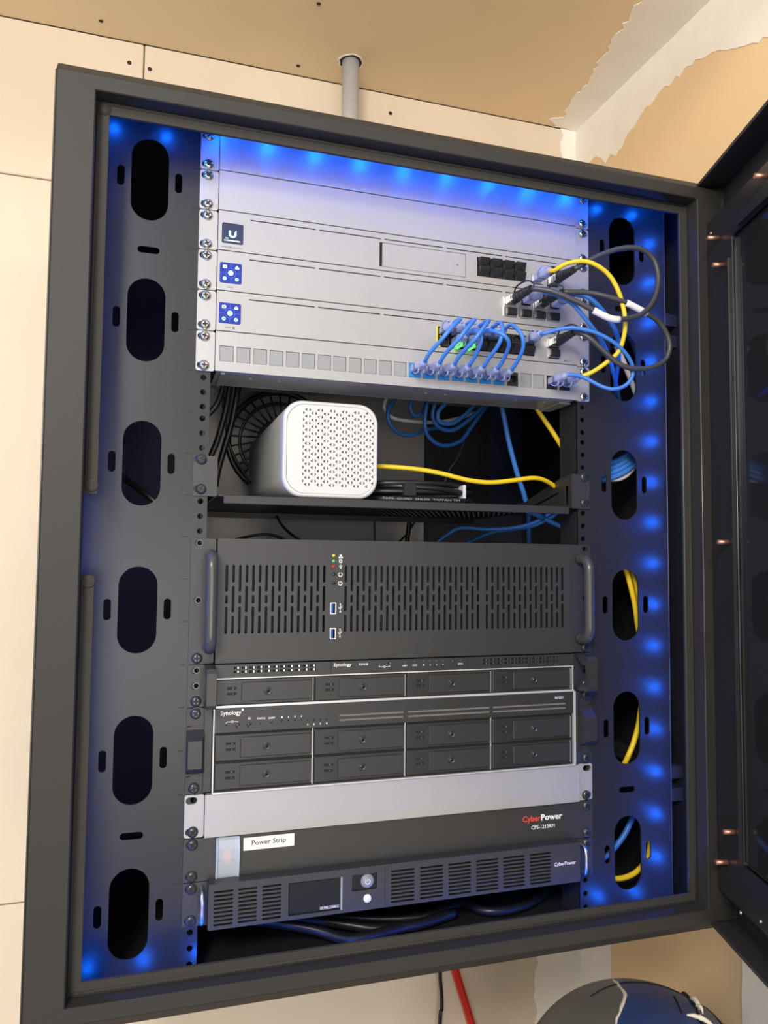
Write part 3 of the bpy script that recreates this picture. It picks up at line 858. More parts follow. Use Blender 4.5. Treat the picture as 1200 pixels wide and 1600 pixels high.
# --- disk trays shared by both storage units
def tray_mesh(kind, wd, h):
    """kind: 'body' | 'plate'; origin at the tray's lower left front"""
    g = G()
    if kind == 'body':
        g.rbox(0, wd, 0, 6, 0, h, 1.0, 2)
        return g.mesh('tray_body', (0, 0, 0), 'tray_black')
    if kind == 'plate':
        g.rbox(26, wd - 1.2, -1.8, 1, 3.2, h - 3.0, 0.8, 2)
        return g.mesh('tray_plate', (0, 0, 0), 'nas_black')
    if kind == 'lock':
        c = (26 + (wd - 27) * 0.36, -1.8, h * 0.5 + 0.2)
        g.lathe(c, (0, -1, 0), [(4.3, 0), (4.3, 0.5), (3.7, 0.8), (3.2, 0.5), (3.0, 0.2), (1.9, 0.2), (1.9, 0.6), (0.01, 0.6)], 20)
        return g.mesh('tray_lock', (0, 0, 0), 'screw_black')
    if kind == 'keyhole':
        c = (26 + (wd - 27) * 0.36, -2.5, h * 0.5 + 0.2)
        g.lathe(c, (0, -1, 0), [(1.3, 0), (1.3, 0.1), (0.01, 0.1)], 8)
        g.box(c[0] - 0.25, c[0] + 0.25, -2.0, -1.7, 4.0, 5.2)
        return g.mesh('keyhole', (0, 0, 0), 'deep_black')
    if kind == 'slots':
        for z in (h * 0.44, h * 0.66):
            g.box(11, 21, -0.25, 1, z - 1.3, z + 1.3)
        return g.mesh('tray_slots', (0, 0, 0), 'deep_black')
    if kind == 'light':
        for z in (h * 0.66,):
            g.box(16.6, 18.4, -0.4, 0.2, z - 0.9, z + 0.9)
        g.box(16.6, 18.0, -0.4, 0.2, h * 0.44 - 0.5, h * 0.44 + 0.5)
        return g.mesh('tray_pipe', (0, 0, 0), 'grey_print')
    if kind == 'edge':
        g.box(wd - 0.9, wd + 0.1, -1.0, 5, 1, h - 1)  # strip on the tray's right side, painted as a bevel highlight
        return g.mesh('tray_edge', (0, 0, 0), 'tray_highlight')
TR = {}
def tray(parent, x, y, z, wd, h):
    key = (round(wd, 1), round(h, 1))
    if key not in TR:
        TR[key] = {k: tray_mesh(k, wd, h) for k in ('body', 'plate', 'lock', 'keyhole', 'slots', 'light', 'edge')}
    K = TR[key]
    b = place(K['body'], 'drive_tray', parent, (x, y, z))
    for k, nm in (('plate', 'release_plate'), ('lock', 'lock_ring'), ('keyhole', 'keyhole'), ('slots', 'air_slots'), ('light', 'light_pipe'), ('edge', 'tray_edge')):
        place(K[k], nm, b, (x, y, z))
TX = [-212.3, -106.6, -0.8, 104.9]
# --- 1U expansion unit
rx = thing('storage_expansion', (0, 120, -14 * U), 'black one-unit storage expansion with four drive trays and hooked side handles', 'storage')
zt = -13 * U
lp = [rect(-214, 212.5, zt - 14.2, zt - 0.6)]
for x0, x1 in ((-195.5, -105.5), (91, 192.5)):
    k = 11
    for i in range(k):
        for z in (zt - 4.3, zt - 8.4):
            cx = x0 + (x1 - x0) * (i + 0.5) / k
            lp.append(rect(cx - 3.3, cx + 3.3, z - 1.25, z + 1.25))
G().plate(lp, -9, -7).build('upper_bezel', 'nas_black', rx)
g = G()
for x0, x1 in ((-195.5, -105.5), (91, 192.5)):
    for i in range(11):
        for z in (zt - 4.3, zt - 8.4):
            cx = x0 + (x1 - x0) * (i + 0.5) / 11
            g.box(cx + 0.6, cx + 2.0, -8.2, -7.4, z - 1.0, z + 1.0)
g.build('vent_ribs', 'bright_metal', rx)['kind'] = 'stuff'
G().box(-213, 211.5, -6.5, 230, zt - 43.8, zt - 1).build('chassis', 'deep_black', rx)
G().box(-214, 212.5, -9.2, -6, zt - 15.7, zt - 14.5).build('edge_glint', 'edge_highlight', rx)  # added strip, painted bright like a lit bevel
G().box(-214, 212.5, -10, -6, zt - 44.6, zt - 43.0).build('edge_glint', 'edge_highlight', rx)
G().box(211.0, 212.4, -8.6, -6, zt - 43.8, zt - 15).build('edge_glint', 'edge_highlight', rx)
for x in TX:
    tray(rx, x, -8.4, zt - 42.6, 103.4, 26.2)
for x in (-89.6, 73.5):
    G().box(x - 0.25, x + 0.25, -9.12, -8.9, zt - 13.8, zt - 1).build('seam', 'deep_black', rx)
text(rx, 'Synology', -86.6, -66.4, zt - 7.2, zt - 2.6, -9.1, 'white_print', bold=0.012)
text(rx, 'RX418', -57.6, -47.4, zt - 5.8, zt - 3.4, -9.1, 'white_print', bold=0.01)
for x, r in ((-34.5, 1.6), (-22.4, 2.6), (52.8, 2.0)):
    G().lathe((x, -9, zt - 3.8), (0, -1, 0), [(r, 0), (r, 0.4), (r * 0.75, 0.4), (r * 0.7, 0.1), (0.01, 0.1)], 14).build('button', 'screw_black', rx)
g = G()
g.plate([rect(-34.6, -34.1, zt - 8.2, zt - 6.4)], -9.1, -9.02); g.plate([rect(-34.6, -29.6, zt - 8.4, zt - 8.0)], -9.1, -9.02); g.plate([circ(-28.2, zt - 8.2, 1.3, 12), circ(-28.2, zt - 8.2, 0.85, 10)], -9.1, -9.02); g.plate([rect(-26.8, -21.8, zt - 8.4, zt - 8.0)], -9.1, -9.02); g.plate([rect(-22.2, -21.8, zt - 8.2, zt - 6.8)], -9.1, -9.02)
g.build('power_mark', 'white_print', rx)
for i, x in enumerate((-4, 7.9, 18.8, 26.6, 34.4, 42.2, 63.9)):
    G().lathe((x, -9, zt - 3.6), (0, -1, 0), [(1.0, 0), (1.0, 0.2), (0.01, 0.2)], 8).build('indicator_light', 'grey_print', rx)
for s_, x, wd in (('ALERT', -4, 5.6), ('STATUS', 7.9, 5.6), ('1', 18.8, 1.0), ('2', 26.6, 1.2), ('3', 34.4, 1.2), ('4', 42.2, 1.2), ('EXPAN', 63.9, 6)):
    text(rx, s_, x - wd / 2, x + wd / 2, zt - 8.6, zt - 7.0, -9.1, 'white_print', bold=0.02)
for sg in (-1, 1):
    sl = [slot(sg * 233.5, z, 9.5, 6.6) for z in (zt - 6.35, zt - 22.2, zt - 38.1)]
    G().plate([rrect(sg * 214.8, sg * 241.3, zt - 43.8, zt - 0.8, 2.0)] + sl, -2.6, -0.05).build('ear', 'nas_black', rx)
    for z in (zt - 6.35, zt - 22.2):
        G().plate([circ(sg * 232.5, z, 3.6), circ(sg * 232.5, z, 2.5)], -2.9, 0.5).build('hole_collar', 'screw_black', rx)
    hp = [(0, -2.6), (-4, -2.6), (-18, -12), (-26, -12), (-26, -36), (-18, -36), (-4, -41), (0, -41), (0, -44), (-6, -44), (-30, -42), (-32, -38), (-32, -6), (-29, -1.5), (-6, -0.5), (0, -0.5)]
    a, b = (-224.4, -214.6) if sg < 0 else (216.5, 229.5)
    G().plate([[(y - 2.6, zt + z) for y, z in hp]], a, b, 'x').build('handle', 'nas_black', rx)
place(SCREWB, 'screw', rx, (-232.5, -2.7, zt - 38.1))
place(SCREWB, 'screw', rx, (232.5, -2.7, zt - 38.1))

# --- 2U storage unit
rs = thing('storage_server', (0, 120, -16 * U), 'black two-unit storage server with eight drive trays in two rows', 'storage')
zt = -14 * U
G().box(-213, 211.5, -6.5, 260, zt - 88, zt - 1).build('chassis', 'deep_black', rs)
lp = [rect(-213, 211.6, zt - 26.4, zt - 0.9)]
VS = [(-79.6, -5), (0, 101), (105, 201.5)]
for a, b in VS:
    for z in (zt - 15.0, zt - 20.0):
        lp.append(rect(a, b, z - 1.1, z + 1.1))
G().plate(lp, -9, -7).build('upper_bezel', 'nas_black', rs)
for a, b in VS:
    for z in (zt - 15.0, zt - 20.0):
        G().box(a, b, -8.3, -7.6, z - 1.1, z + 1.1).build('vent_mesh', 'vent_grey', rs)
for x in TX:
    for z in (zt - 56.0, zt - 85.2):
        tray(rs, x, -8.4, z, 103.0, 27.2)
for x in TX[1:]:
    G().box(x - 2.4, x - 1.4, -7.6, -6, zt - 86, zt - 27).build('edge_glint', 'edge_highlight', rs)
G().box(-214.6, -213.4, -9.4, -3, zt - 88, zt - 0.6).build('edge_glint', 'edge_highlight', rs)
G().box(211.8, 214.6, -10, -3, zt - 88, zt - 0.6).build('edge_glint', 'edge_highlight', rs)
G().box(-214, 213, -9.8, -3, zt - 88.7, zt - 87.4).build('edge_glint', 'edge_highlight', rs)
G().box(-214, 213, -9.4, -3, zt - 0.9, zt - 0.1).build('edge_glint', 'edge_highlight', rs)
text(rs, 'Synology', -207.4, -186, zt - 9.8, zt - 3.6, -9.1, 'white_print', bold=0.012)
G().plate([circ(-184.6, zt - 3.4, 1.2, 10)], -9.1, -9.0).build('logo_dot', 'white_print', rs)
text(rs, 'RS1221+', 187, 199, zt - 9.0, zt - 6.2, -9.1, 'white_print', bold=0.02)
text(rs, 'STATUS', -169.4, -160.6, zt - 14.4, zt - 12.6, -9.1, 'white_print', bold=0.02)
text(rs, 'ALERT', -157.4, -150, zt - 14.4, zt - 12.6, -9.1, 'white_print', bold=0.02)
text(rs, 'ID', -178.6, -176, zt - 14.0, zt - 11.8, -9.1, 'white_print', bold=0.02)
for i in range(4):
    text(rs, str(i + 1), -143.4 + 7 * i, -142 + 7 * i, zt - 14.4, zt - 12.4, -9.1, 'white_print', bold=0.03)
    text(rs, str(i + 5), -115.2 + 7 * i, -113.8 + 7 * i, zt - 23.6, zt - 21.6, -9.1, 'white_print', bold=0.03)
    for x, z in ((-142.7 + 7 * i, zt - 17.4), (-114.5 + 7 * i, zt - 18.2)):
        G().lathe((x, -9, z), (0, -1, 0), [(0.9, 0), (0.9, 0.2), (0.01, 0.2)], 8).build('indicator_light', 'deep_black', rs)
for x in (-165.4, -153.8, -201.3):
    G().lathe((x, -9, zt - 18.6), (0, -1, 0), [(0.9, 0), (0.9, 0.2), (0.01, 0.2)], 8).build('indicator_light', 'deep_black', rs)
for x in (-189.2, -177.4):
    G().lathe((x, -9, zt - 19.4), (0, -1, 0), [(2.9, 0), (2.9, 0.5), (2.2, 0.5), (2.1, 0.1), (1.4, 0.1), (1.3, 0.5), (0.01, 0.5)], 16).build('button', 'screw_black', rs)
g = G()
for lp in ([rect(-201.5, -196.6, zt - 15.6, zt - 15.2)], [rect(-201.5, -201.1, zt - 17.2, zt - 15.2)], [circ(-195.2, zt - 15.4, 1.2, 12), circ(-195.2, zt - 15.4, 0.75, 10)], [rect(-193.8, -189, zt - 15.6, zt - 15.2)], [rect(-189.4, -189.0, zt - 16.4, zt - 15.2)]):
    g.plate(lp, -9.1, -9.02)
g.build('power_mark', 'white_print', rs)
for sg in (-1, 1):
    zb = zt - 88
    # ear with a raised grip and cut corners at the screws
    a = lambda x: sg * x
    ol = [(a(215), zt - 1), (a(241), zt - 1), (a(241), zt - 17), (a(236), zt - 19.5), (a(241), zt - 20.5), (a(241), zt - 69), (a(236), zt - 70), (a(241), zt - 72), (a(241), zb), (a(215), zb)]
    G().plate([ol], -2.8, -0.05).build('ear', 'nas_black', rs)
    g = G(); g.rbox(min(a(214.8), a(224)), max(a(214.8), a(224)), -5.0, -2.8, zb + 0.5, zt - 1.2, 1.0, 2); g.build('ear_rib', 'nas_black', rs)
    for z in (zt - 10, zt - 79):
        G().plate([circ(a(231), z, 10.5, 24), circ(a(231), z, 9.3, 24)], -3.8, -2.6).build('screw_well', 'nas_black', rs)
    vs = []
    for y, z0_, z1_, xa, xb in ((-2.8, zt - 68, zt - 23, 222, 241), (-16, zt - 60, zt - 32, 226, 240)):
        vs += [(a(xa), y, z0_), (a(xb), y, z0_), (a(xb), y, z1_), (a(xa), y, z1_)]
    G().add(vs, [(4, 5, 6, 7), (0, 1, 5, 4), (1, 2, 6, 5), (2, 3, 7, 6), (3, 0, 4, 7)]).build('grip', 'nas_black', rs)
    for z in (zt - 6.35, zt - 82.5):
        place(SCREWB, 'screw', rs, (sg * 232.5, -2.9, z), (0, random.uniform(0, 1.5), 0))

# --- silver blank, power strip, battery unit
zt = -16 * U
silver_unit('blank_panel', 'plain silver blanking panel just above the black power strip', 'panel', 16, 'silver blanking panels', depth=14, sm=SCREWB, used=(zt - 38.1,))
pd = thing('power_strip', (0, 60, -18 * U), 'black rack power strip with a red switch under a clear cover', 'power strip')
zt = -17 * U
G().plate([rrect(-241.3, 241.3, zt - 43.9, zt - 0.5, 1.5)] + [slot(sg * 234, zt - o, 10, 7) for sg in (-1, 1) for o in (6.35, 38.1)], -3, -0.05).build('front_panel', 'server_black', pd)
G().box(-215, 215, 0, 110, zt - 43, zt - 1).build('chassis', 'deep_black', pd)
screws(pd, (zt - 6.35, zt - 38.1), (zt - 6.35, zt - 38.1), -3.1, SCREWB)
sw = G().rbox(-201.0, -192.4, -5.6, -3, zt - 29, zt - 14, 1.0, 2).build('switch', 'red_print', pd, label='red rocker switch')
g = G()
cs = []
for z_, y_ in ((zt - 1.4, -5.4), (zt - 4, -8.6), (zt - 12, -10.6), (zt - 22, -10.2), (zt - 33, -8.2), (zt - 42, -6.4), (zt - 44, -4.6)):
    cs.append((z_, y_))
vs = []; fs = []
for x in (-208.6, -205.6, -187.6, -184.6):
    for z_, y_ in cs:
        vs.append((x, y_ if abs(x + 196.6) > 10 else y_ + 1.6, z_))
k = len(cs)
for c in range(3):
    for i in range(k - 1):
        fs.append((c * k + i, c * k + i + 1, (c + 1) * k + i + 1, (c + 1) * k + i))
g.add(vs, fs)
for x in (-208.6, -184.6):
    g.plate([[(y_, z_) for z_, y_ in cs] + [(-3, zt - 44), (-3, zt - 1.4)]], x, x + (1.2 if x < -200 else -1.2), 'x')
g.build('switch_cover', 'clear_cover', pd)
lb = G().box(-180, -126, -3.3, -3.0, zt - 17.6, zt - 4.6).build('label_tape', 'label_white', pd)
text(lb, 'Power Strip', -171.4, -135, zt - 14.2, zt - 7.8, -3.4, 'dark_print', bold=0.012)
text(pd, 'Cyber', 146.5, 170.5, zt - 20.6, zt - 11.6, -3.12, 'red_print', bold=0.018)
text(pd, 'Power', 171, 199.5, zt - 18.6, zt - 11.2, -3.12, 'white_print', bold=0.03)
text(pd, 'CPS-1215RM', 158, 189, zt - 27.8, zt - 23.4, -3.12, 'white_print', bold=0.012)

up = thing('battery_backup', (0, 120, -19 * U), 'black battery backup with slotted grilles and small dark display at the bottom', 'battery backup')
zt = -18 * U; FY = -20.0
lp = [rrect(-216.5, 213, zt - 42.6, zt + 2.6, 1.5)]
def grille(x0, x1, n=9):
    return [slot((x0 + x1) / 2, zt - 5.6 - i * 4.05, x1 - x0, 2.1, 3) for i in range(n)]
GR = [(-211, -191.6), (-186.6, -167.2), (-162, -142)] + [(-22 + 33.75 * i, 5.6 + 33.75 * i) for i in range(6)]
for a, b in GR:
    lp += grille(a, b)
lp += [rect(-134.5, -77.5, zt - 38.6, zt - 5.2), rrect(-65.8, -38, zt - 21.6, zt - 4.8, 1), circ(-48.6, zt - 30.6, 4.6, 20)]
G().plate(lp, FY, FY + 2.4).build('front_bezel', 'server_black', up)
g = G(); g.box(-216.5, 213, FY + 2.4, -3.5, zt + 1.2, zt + 2.4); g.box(-216.5, 213, FY + 2.4, 0, zt - 42.6, zt - 41.4); g.box(-216.5, -215, FY + 2.4, 0, zt - 41.4, zt + 1.2); g.box(211.6, 213, FY + 2.4, 0, zt - 41.4, zt + 1.2)
g.build('bezel_rim', 'server_black', up)
G().box(-212, 212, -8, 260, zt - 42, zt - 1).build('chassis', 'deep_black', up)
d_ = G().rbox(-134, -78, FY + 0.5, FY + 3, zt - 38.2, zt - 5.6, 0.6, 1).build('display', 'lcd', up)
text(d_, 'OR700LCDRM1U', -100.5, -80, zt - 36.4, zt - 33.4, FY + 0.42, 'white_print', bold=0.01)
G().box(-78.6, -76.6, FY - 0.7, FY, zt - 38.8, zt - 5.0).build('display_trim', 'silver_tile', up)
b_ = G().box(-65.4, -38.4, FY + 1.4, FY + 3, zt - 21.2, zt - 5.2).build('button_plate', 'lcd', up)
G().lathe((-48.6, FY + 1.6, zt - 12.6), (0, -1, 0), [(7.4, 0), (7.2, 1.6), (6.2, 2.6), (3, 3.0), (0.01, 3.0)], 24).build('power_button', 'smoke_button', up)
g = G(); g.plate([arc_ring(-48.6, zt - 12.6, 2.2, 2.9, 120, 420)], FY - 1.5, FY - 1.42); g.plate([rect(-48.9, -48.3, zt - 12.6, zt - 9.4)], FY - 1.5, FY - 1.42); g.build('power_mark', 'white_print', up)
G().lathe((-48.6, FY + 2, zt - 30.6), (0, -1, 0), [(4.3, 0), (4.3, 2.6), (3.6, 3.2), (0.01, 3.5)], 22).build('round_button', 'button_white', up)
G().box(-28.9, -28.4, FY - 0.1, FY + 0.2, zt - 42.4, zt + 2.4).build('seam', 'deep_black', up)
text(up, 'CyberPower', 178.6, 207, zt - 23.0, zt - 17.4, FY - 0.12, 'white_print', bold=0.015)
for sg in (-1, 1):
    sl = [slot(sg * 234, zt - o, 10, 7) for o in (6.35, 38.1)]
    G().plate([rrect(sg * 213.4, sg * 241.3, zt - 43.9, zt - 0.5, 1.5)] + sl, -2.6, -0.05).build('ear', 'server_black', up)
    hx = sg * 222.5
    hp = [(hx, -2, zt - 6), (hx, -10, zt - 6), (hx, -16, zt - 8), (hx, -18, zt - 14), (hx, -18, zt - 22), (hx, -18, zt - 30), (hx, -16, zt - 36), (hx, -10, zt - 38), (hx, -2, zt - 38)]
    G().tube(smooth_path(hp, 2), 2.3, 10).build('handle', 'bright_metal', up)
screws(up, (zt - 6.35, zt - 38.1), (zt - 6.35, zt - 38.1), -2.7, SCREWB)

# ================================================================== CABLES
def px_path(pts):
    return [at(a, b, y) for a, b, y in pts]
def cable(name, label, pts, r, m, cat='cable', group=None, n=8, step=5):
    sp = smooth_path(pts, step)
    g = G().tube(sp, r, n)
    return tag(g.build(name, m), label, cat, group)
def cable_thing(name, label, pts, r, m, cat='cable', group=None, step=4, n=10):
    c = sum((Vector(p) for p in pts), Vector()) / len(pts)
    t = thing(name, (c.x, c.y, min(Vector(p).z for p in pts)), label, cat, group)
    G().tube(smooth_path(pts, step), r, n).build('jacket', m, t)
    return t
def plug_geo(flip=False):
    """clear moulded network plug pointing along +y; returns body, boot, latch"""
    s = -1 if flip else 1
    body = G().rbox(-5.8, 5.8, -14, 6, -3.9, 3.9, 0.6, 1)
    boot = G()
    ring = []
    secs = [(-10, 6.4, 4.6), (-17, 6.4, 4.8), (-20, 5.2, 4.4), (-24, 3.8, 3.8), (-31, 3.3, 3.3)]
    n = 16; vs = []; fs = []
    for y, a, b in secs:
        for k in range(n):
            th = 2 * math.pi * k / n
            p = 4.0 if a > 5 else 2.0
            cx, sx = math.cos(th), math.sin(th)
            vs.append((a * math.copysign(abs(cx) ** (2 / p), cx), y, b * math.copysign(abs(sx) ** (2 / p), sx)))
    for i in range(len(secs) - 1):
        for k in range(n):
            fs.append((i * n + k, i * n + (k + 1) % n, (i + 1) * n + (k + 1) % n, (i + 1) * n + k))
    fs.append(list(range(n))); fs.append([(len(secs) - 1) * n + k for k in range(n)])
    boot.add(vs, fs, True)
    for y in (-25.5, -28):
        boot.lathe((0, y, 0), (0, -1, 0), [(3.4, 0), (4.1, 0.4), (4.1, 1.0), (3.3, 1.4)], 12)
    latch = G()
    for sx in (-3.4, 3.4):
        cv = [(0, -3.6), (-6, -7), (-12, -9), (-18, -8.4), (-20, -5)]
        vs = []
        for y, z in cv:
            vs += [(sx - 0.8, y, s * -z * -1 if False else z * s), (sx + 0.8, y, z * s)]
        cv2 = [(y, (z + 0.9) * s) for y, z in cv]
        for y, z in cv2:
            vs += [(sx - 0.8, y, z), (sx + 0.8, y, z)]
        k = len(cv); fs = []
        for i in range(k - 1):
            fs += [(2 * i, 2 * i + 1, 2 * i + 3, 2 * i + 2), (2 * k + 2 * i, 2 * k + 2 * i + 2, 2 * k + 2 * i + 3, 2 * k + 2 * i + 1), (2 * i, 2 * i + 2, 2 * k + 2 * i + 2, 2 * k + 2 * i), (2 * i + 1, 2 * k + 2 * i + 1, 2 * k + 2 * i + 3, 2 * i + 3)]
        latch.add(vs, fs)
    return body, boot, latch
PB = {}
for fl in (False, True):
    b, bo, la = plug_geo(fl)
    PB[fl] = (b.mesh('plug_body', (0, 0, 0), 'plug_clear'), bo.mesh('plug_boot', (0, 0, 0), 'plug_clear'), la.mesh('plug_latch', (0, 0, 0), 'plug_clear'))
def plug(t, x, y, z, flip=False, rot=(0, 0, 0)):
    b, bo, la = PB[flip]
    p = place(b, 'plug', t, (x, y, z), rot)
    place(bo, 'boot', p, (x, y, z)); place(la, 'latch', p, (x, y, z))
# seven short blue patch leads from the switch down to the patch panel
ORD = ['leftmost', 'second from left', 'third from left', 'middle one', 'third from right', 'second from right', 'rightmost']
srow = [(0, 0), (1, 0), (2, 0), (1, 1), (3, 0), (2, 1), (4, 0)]
src = [(POX[0], -197.6), (POX[1], -197.6), (POX[2], -197.6), (POX[1], -209), (POX[3], -197.6), (POX[2], -209), (POX[4], -197.6)]
for i in range(7):
    xp = KX[12 + i]; xs, zs = src[i]
    bul = -66 - 3 * (i % 3)
    pts = [(xp, -36, -245), (xp, -42, -243.5), (xp + 1.5, -52, -237), (xp + 3 + 0.2 * (xs - xp), bul, -225), (xp + 2 + 0.55 * (xs - xp), bul - 3, -211 if zs > -200 else -216), (xs + 1, bul + 10, zs + 0.5), (xs, -44, zs + 1), (xs, -36, zs)]
    t = cable_thing('patch_cable', 'short blue patch cable arching from switch to patch panel, %s of seven' % ORD[i], pts, 2.35, 'cable_blue', 'cable', 'short blue patch cables', step=3)
    plug(t, xp, -9, -245.5, False)
    plug(t, xs, -9, zs, zs > -200)

# zoom frame used while reading the photo: x = 780 + a / 4.286, y = 370 + b / 4.286
def zp(a, b, y):
    return at(780 + a / 4.286, 370 + b / 4.286, y)
# yellow lead: gateway to last patch port
t = cable_thing('patch_cable', 'yellow patch cable looping from gateway to the rightmost patch port', [(165.6, -36, -119), zp(370, 226, -46), zp(450, 180, -58), zp(560, 163, -66), zp(650, 190, -72), zp(740, 262, -74), zp(800, 370, -76), zp(832, 480, -76), zp(845, 580, -76), zp(832, 680, -72), zp(795, 775, -66), zp(715, 845, -58), zp(625, 905, -48), zp(545, 938, -40)], 2.7, 'cable_yellow')
plug(t, 165.6, -9, -119.2, True)
plug(t, KX[23], -9, -245.6, False)
# light blue lead: switch last port to patch port beside it
t = cable_thing('patch_cable', 'blue patch cable looping from last switch port to patch port beside the yellow one', [(POX[7], -36, -197), zp(300, 648, -44), zp(420, 616, -52), zp(520, 613, -60), zp(640, 640, -66), zp(760, 702, -70), zp(850, 785, -70), zp(895, 875, -68), zp(888, 945, -66), zp(838, 1000, -62), zp(760, 1020, -58), zp(680, 1000, -52), zp(600, 958, -46), zp(530, 930, -42), zp(450, 924, -38), (KX[22], -34, -245)], 2.35, 'cable_blue')
plug(t, POX[7], -9, -197.6, True)
plug(t, KX[22], -9, -245.6, False)
# blue leads running from the fibre switch into the rail opening
t = cable_thing('network_cable', 'blue cable from fibre switch into the rail opening, nearer the silver panels', [(SFX[1], -46, -150), zp(370, 384, -56), zp(480, 440, -64), zp(570, 540, -64), zp(640, 630, -58), zp(700, 722, -46), zp(742, 830, -30), zp(770, 930, -12), zp(790, 1030, 12), zp(805, 1095, 30)], 2.6, 'cable_blue', 'cable', 'blue cables into the rail opening')
plug(t, SFX[1], -18, -150.2, True)
t = cable_thing('network_cable', 'darker blue cable from fibre switch into the rail opening, curving further out', [(SFX[3], -46, -150), zp(500, 388, -54), zp(570, 392, -60), zp(650, 448, -62), zp(722, 535, -58), zp(780, 635, -50), zp(802, 740, -38), zp(795, 850, -22), zp(780, 960, -4), zp(774, 1040, 16), zp(772, 1090, 34)], 2.8, 'cable_deep_blue', 'cable', 'blue cables into the rail opening')
plug(t, SFX[3], -18, -150.2, True)
# direct attach cables with metal ends
def dac_end(t, x, z, y0, tip, side=1):
    """metal shell in the cage, ribbed black boot bending to tip, loop tab"""
    e = G().rbox(x - 6.4, x + 6.4, y0 - 14, y0 + 6, z - 4.3, z + 4.3, 0.6, 1).build('metal_shell', 'bright_metal', t)
    pts = smooth_path([(x, y0 - 8, z), (x, y0 - 16, z), tuple(Vector((x, y0 - 16, z)).lerp(Vector(tip), 0.5)), tuple(tip)], 1.5)
    rr = []
    for i in range(len(pts)):
        f = i / (len(pts) - 1)
        rr.append((6.6 - 2.9 * f) + (0.55 if (i // 2) % 2 else 0))
    G().tube(pts, rr, 12).build('boot', 'rubber_black', t)
    lp = [(x - 3, y0 - 12, z + 4), (x - 4, y0 - 22, z + 10), (x + 2, y0 - 34, z + 13), (x + 9, y0 - 40, z + 9), (x + 7, y0 - 36, z + 3), (x + 2, y0 - 28, z + 5)]
    G().tube(smooth_path(lp, 2), 1.0, 6).build('pull_tab', 'rubber_black', t)
def dac(label, ends, path, sleeve):
    p0, p1 = path[0], path[-1]
    t = cable_thing('direct_attach_cable', label, path, 3.15, 'cable_grey', 'cable', 'dark direct attach cables')
    for (x, z), tip in zip(ends, (p0, p1)):
        dac_end(t, x, z, -9, tip)
    sp = smooth_path(path, 4)
    a, b = sleeve
    i0 = min(range(len(sp)), key=lambda i: (sp[i] - a).length); i1 = min(range(len(sp)), key=lambda i: (sp[i] - b).length)
    if i0 > i1: i0, i1 = i1, i0
    s_ = G().tube(sp[i0:i1 + 1], 3.9, 12).build('label_sleeve', 'label_white', t)
    seg = sp[i0:i1 + 1]
    g = G()
    for k in range(5, len(seg) - 4):
        if random.random() < 0.6:
            c = seg[k]; e = (seg[k + 1] - seg[k]).normalized()
            o = (CAM - c).normalized(); o = (o - e * o.dot(e)).normalized() * 3.95; u_ = e.cross(o).normalized()
            g.add([c + o - u_ * 1.5 - e * 0.5, c + o + u_ * 1.5 - e * 0.5, c + o + u_ * 1.5 + e * 0.5, c + o - u_ * 1.5 + e * 0.5], [(0, 1, 2, 3)])
    if g.v:
        g.build('barcode', 'dark_print', s_)
    return t
dac('grey-black cable looping out from gateway and back to leftmost fibre cage, straight label', [(187.6, -119.6), (SFX[0], -151)],
    [zp(500, 220, -58), zp(640, 140, -66), zp(800, 82, -74), zp(940, 80, -80), zp(1035, 155, -82), zp(1066, 290, -84), zp(1032, 430, -86), zp(950, 520, -86), zp(830, 552, -86), zp(740, 545, -84), zp(630, 492, -80), zp(500, 425, -74), zp(350, 365, -66), zp(215, 345, -54)],
    (zp(630, 492, -80), zp(805, 550, -86)))
dac('grey-black cable looping from fibre switch to the copper switch, tilted barcode label', [(SFX[2], -151), (188.3, -197.2)],
    [zp(430, 368, -56), zp(600, 375, -64), zp(720, 400, -72), zp(850, 442, -78), zp(990, 515, -80), zp(1065, 565, -80), zp(1122, 650, -80), zp(1142, 742, -80), zp(1110, 825, -78), zp(1020, 876, -76), zp(900, 882, -72), zp(800, 850, -68), zp(700, 765, -64), zp(620, 690, -60), zp(555, 650, -54), zp(500, 640, -48)],
    (zp(850, 442, -78), zp(1000, 520, -80)))
# ends that sit in the second fibre cage row
for x in (SFX[1], SFX[3]):
    pass
def ob(name, label, pts, r, m, cat='cable', group=None):
    return cable(name, label, px_path(pts), r, m, cat, group)
# inside the cabinet behind the equipment
B1 = 'blue cable loops behind the modem'
ob('network_cable', 'blue cable loop hanging behind the patch panel, largest of the coil', [(668, 628, 200), (664, 655, 205), (668, 680, 210), (690, 696, 215), (718, 690, 220), (736, 668, 225), (756, 640, 230), (770, 625, 235)], 3.2, 'cable_deep_blue', group=B1)
ob('network_cable', 'blue cable loop hanging behind the patch panel, middle of the coil', [(680, 628, 190), (676, 650, 195), (686, 668, 200), (708, 672, 205), (730, 658, 210), (752, 638, 215), (764, 624, 220)], 3.2, 'cable_deep_blue', group=B1)
ob('network_cable', 'blue cable loop hanging behind the patch panel, smallest of the coil', [(700, 626, 180), (684, 645, 182), (688, 660, 186), (706, 662, 190), (724, 650, 195), (738, 636, 200), (744, 624, 205)], 3.2, 'cable_blue', group=B1)
ob('network_cable', 'blue cable loop just right of the modem under the patch panel', [(618, 622, 240), (607, 640, 240), (608, 660, 242), (622, 676, 246), (642, 680, 250), (664, 672, 252), (690, 668, 256)], 3.2, 'cable_deep_blue', group=B1)
ob('network_cable', 'grey-white cable crossing the blue loops behind the patch panel', [(604, 622, 250), (600, 636, 250), (612, 652, 252), (640, 658, 255), (680, 660, 258), (715, 654, 262), (745, 644, 266)], 3.0, 'cable_white')
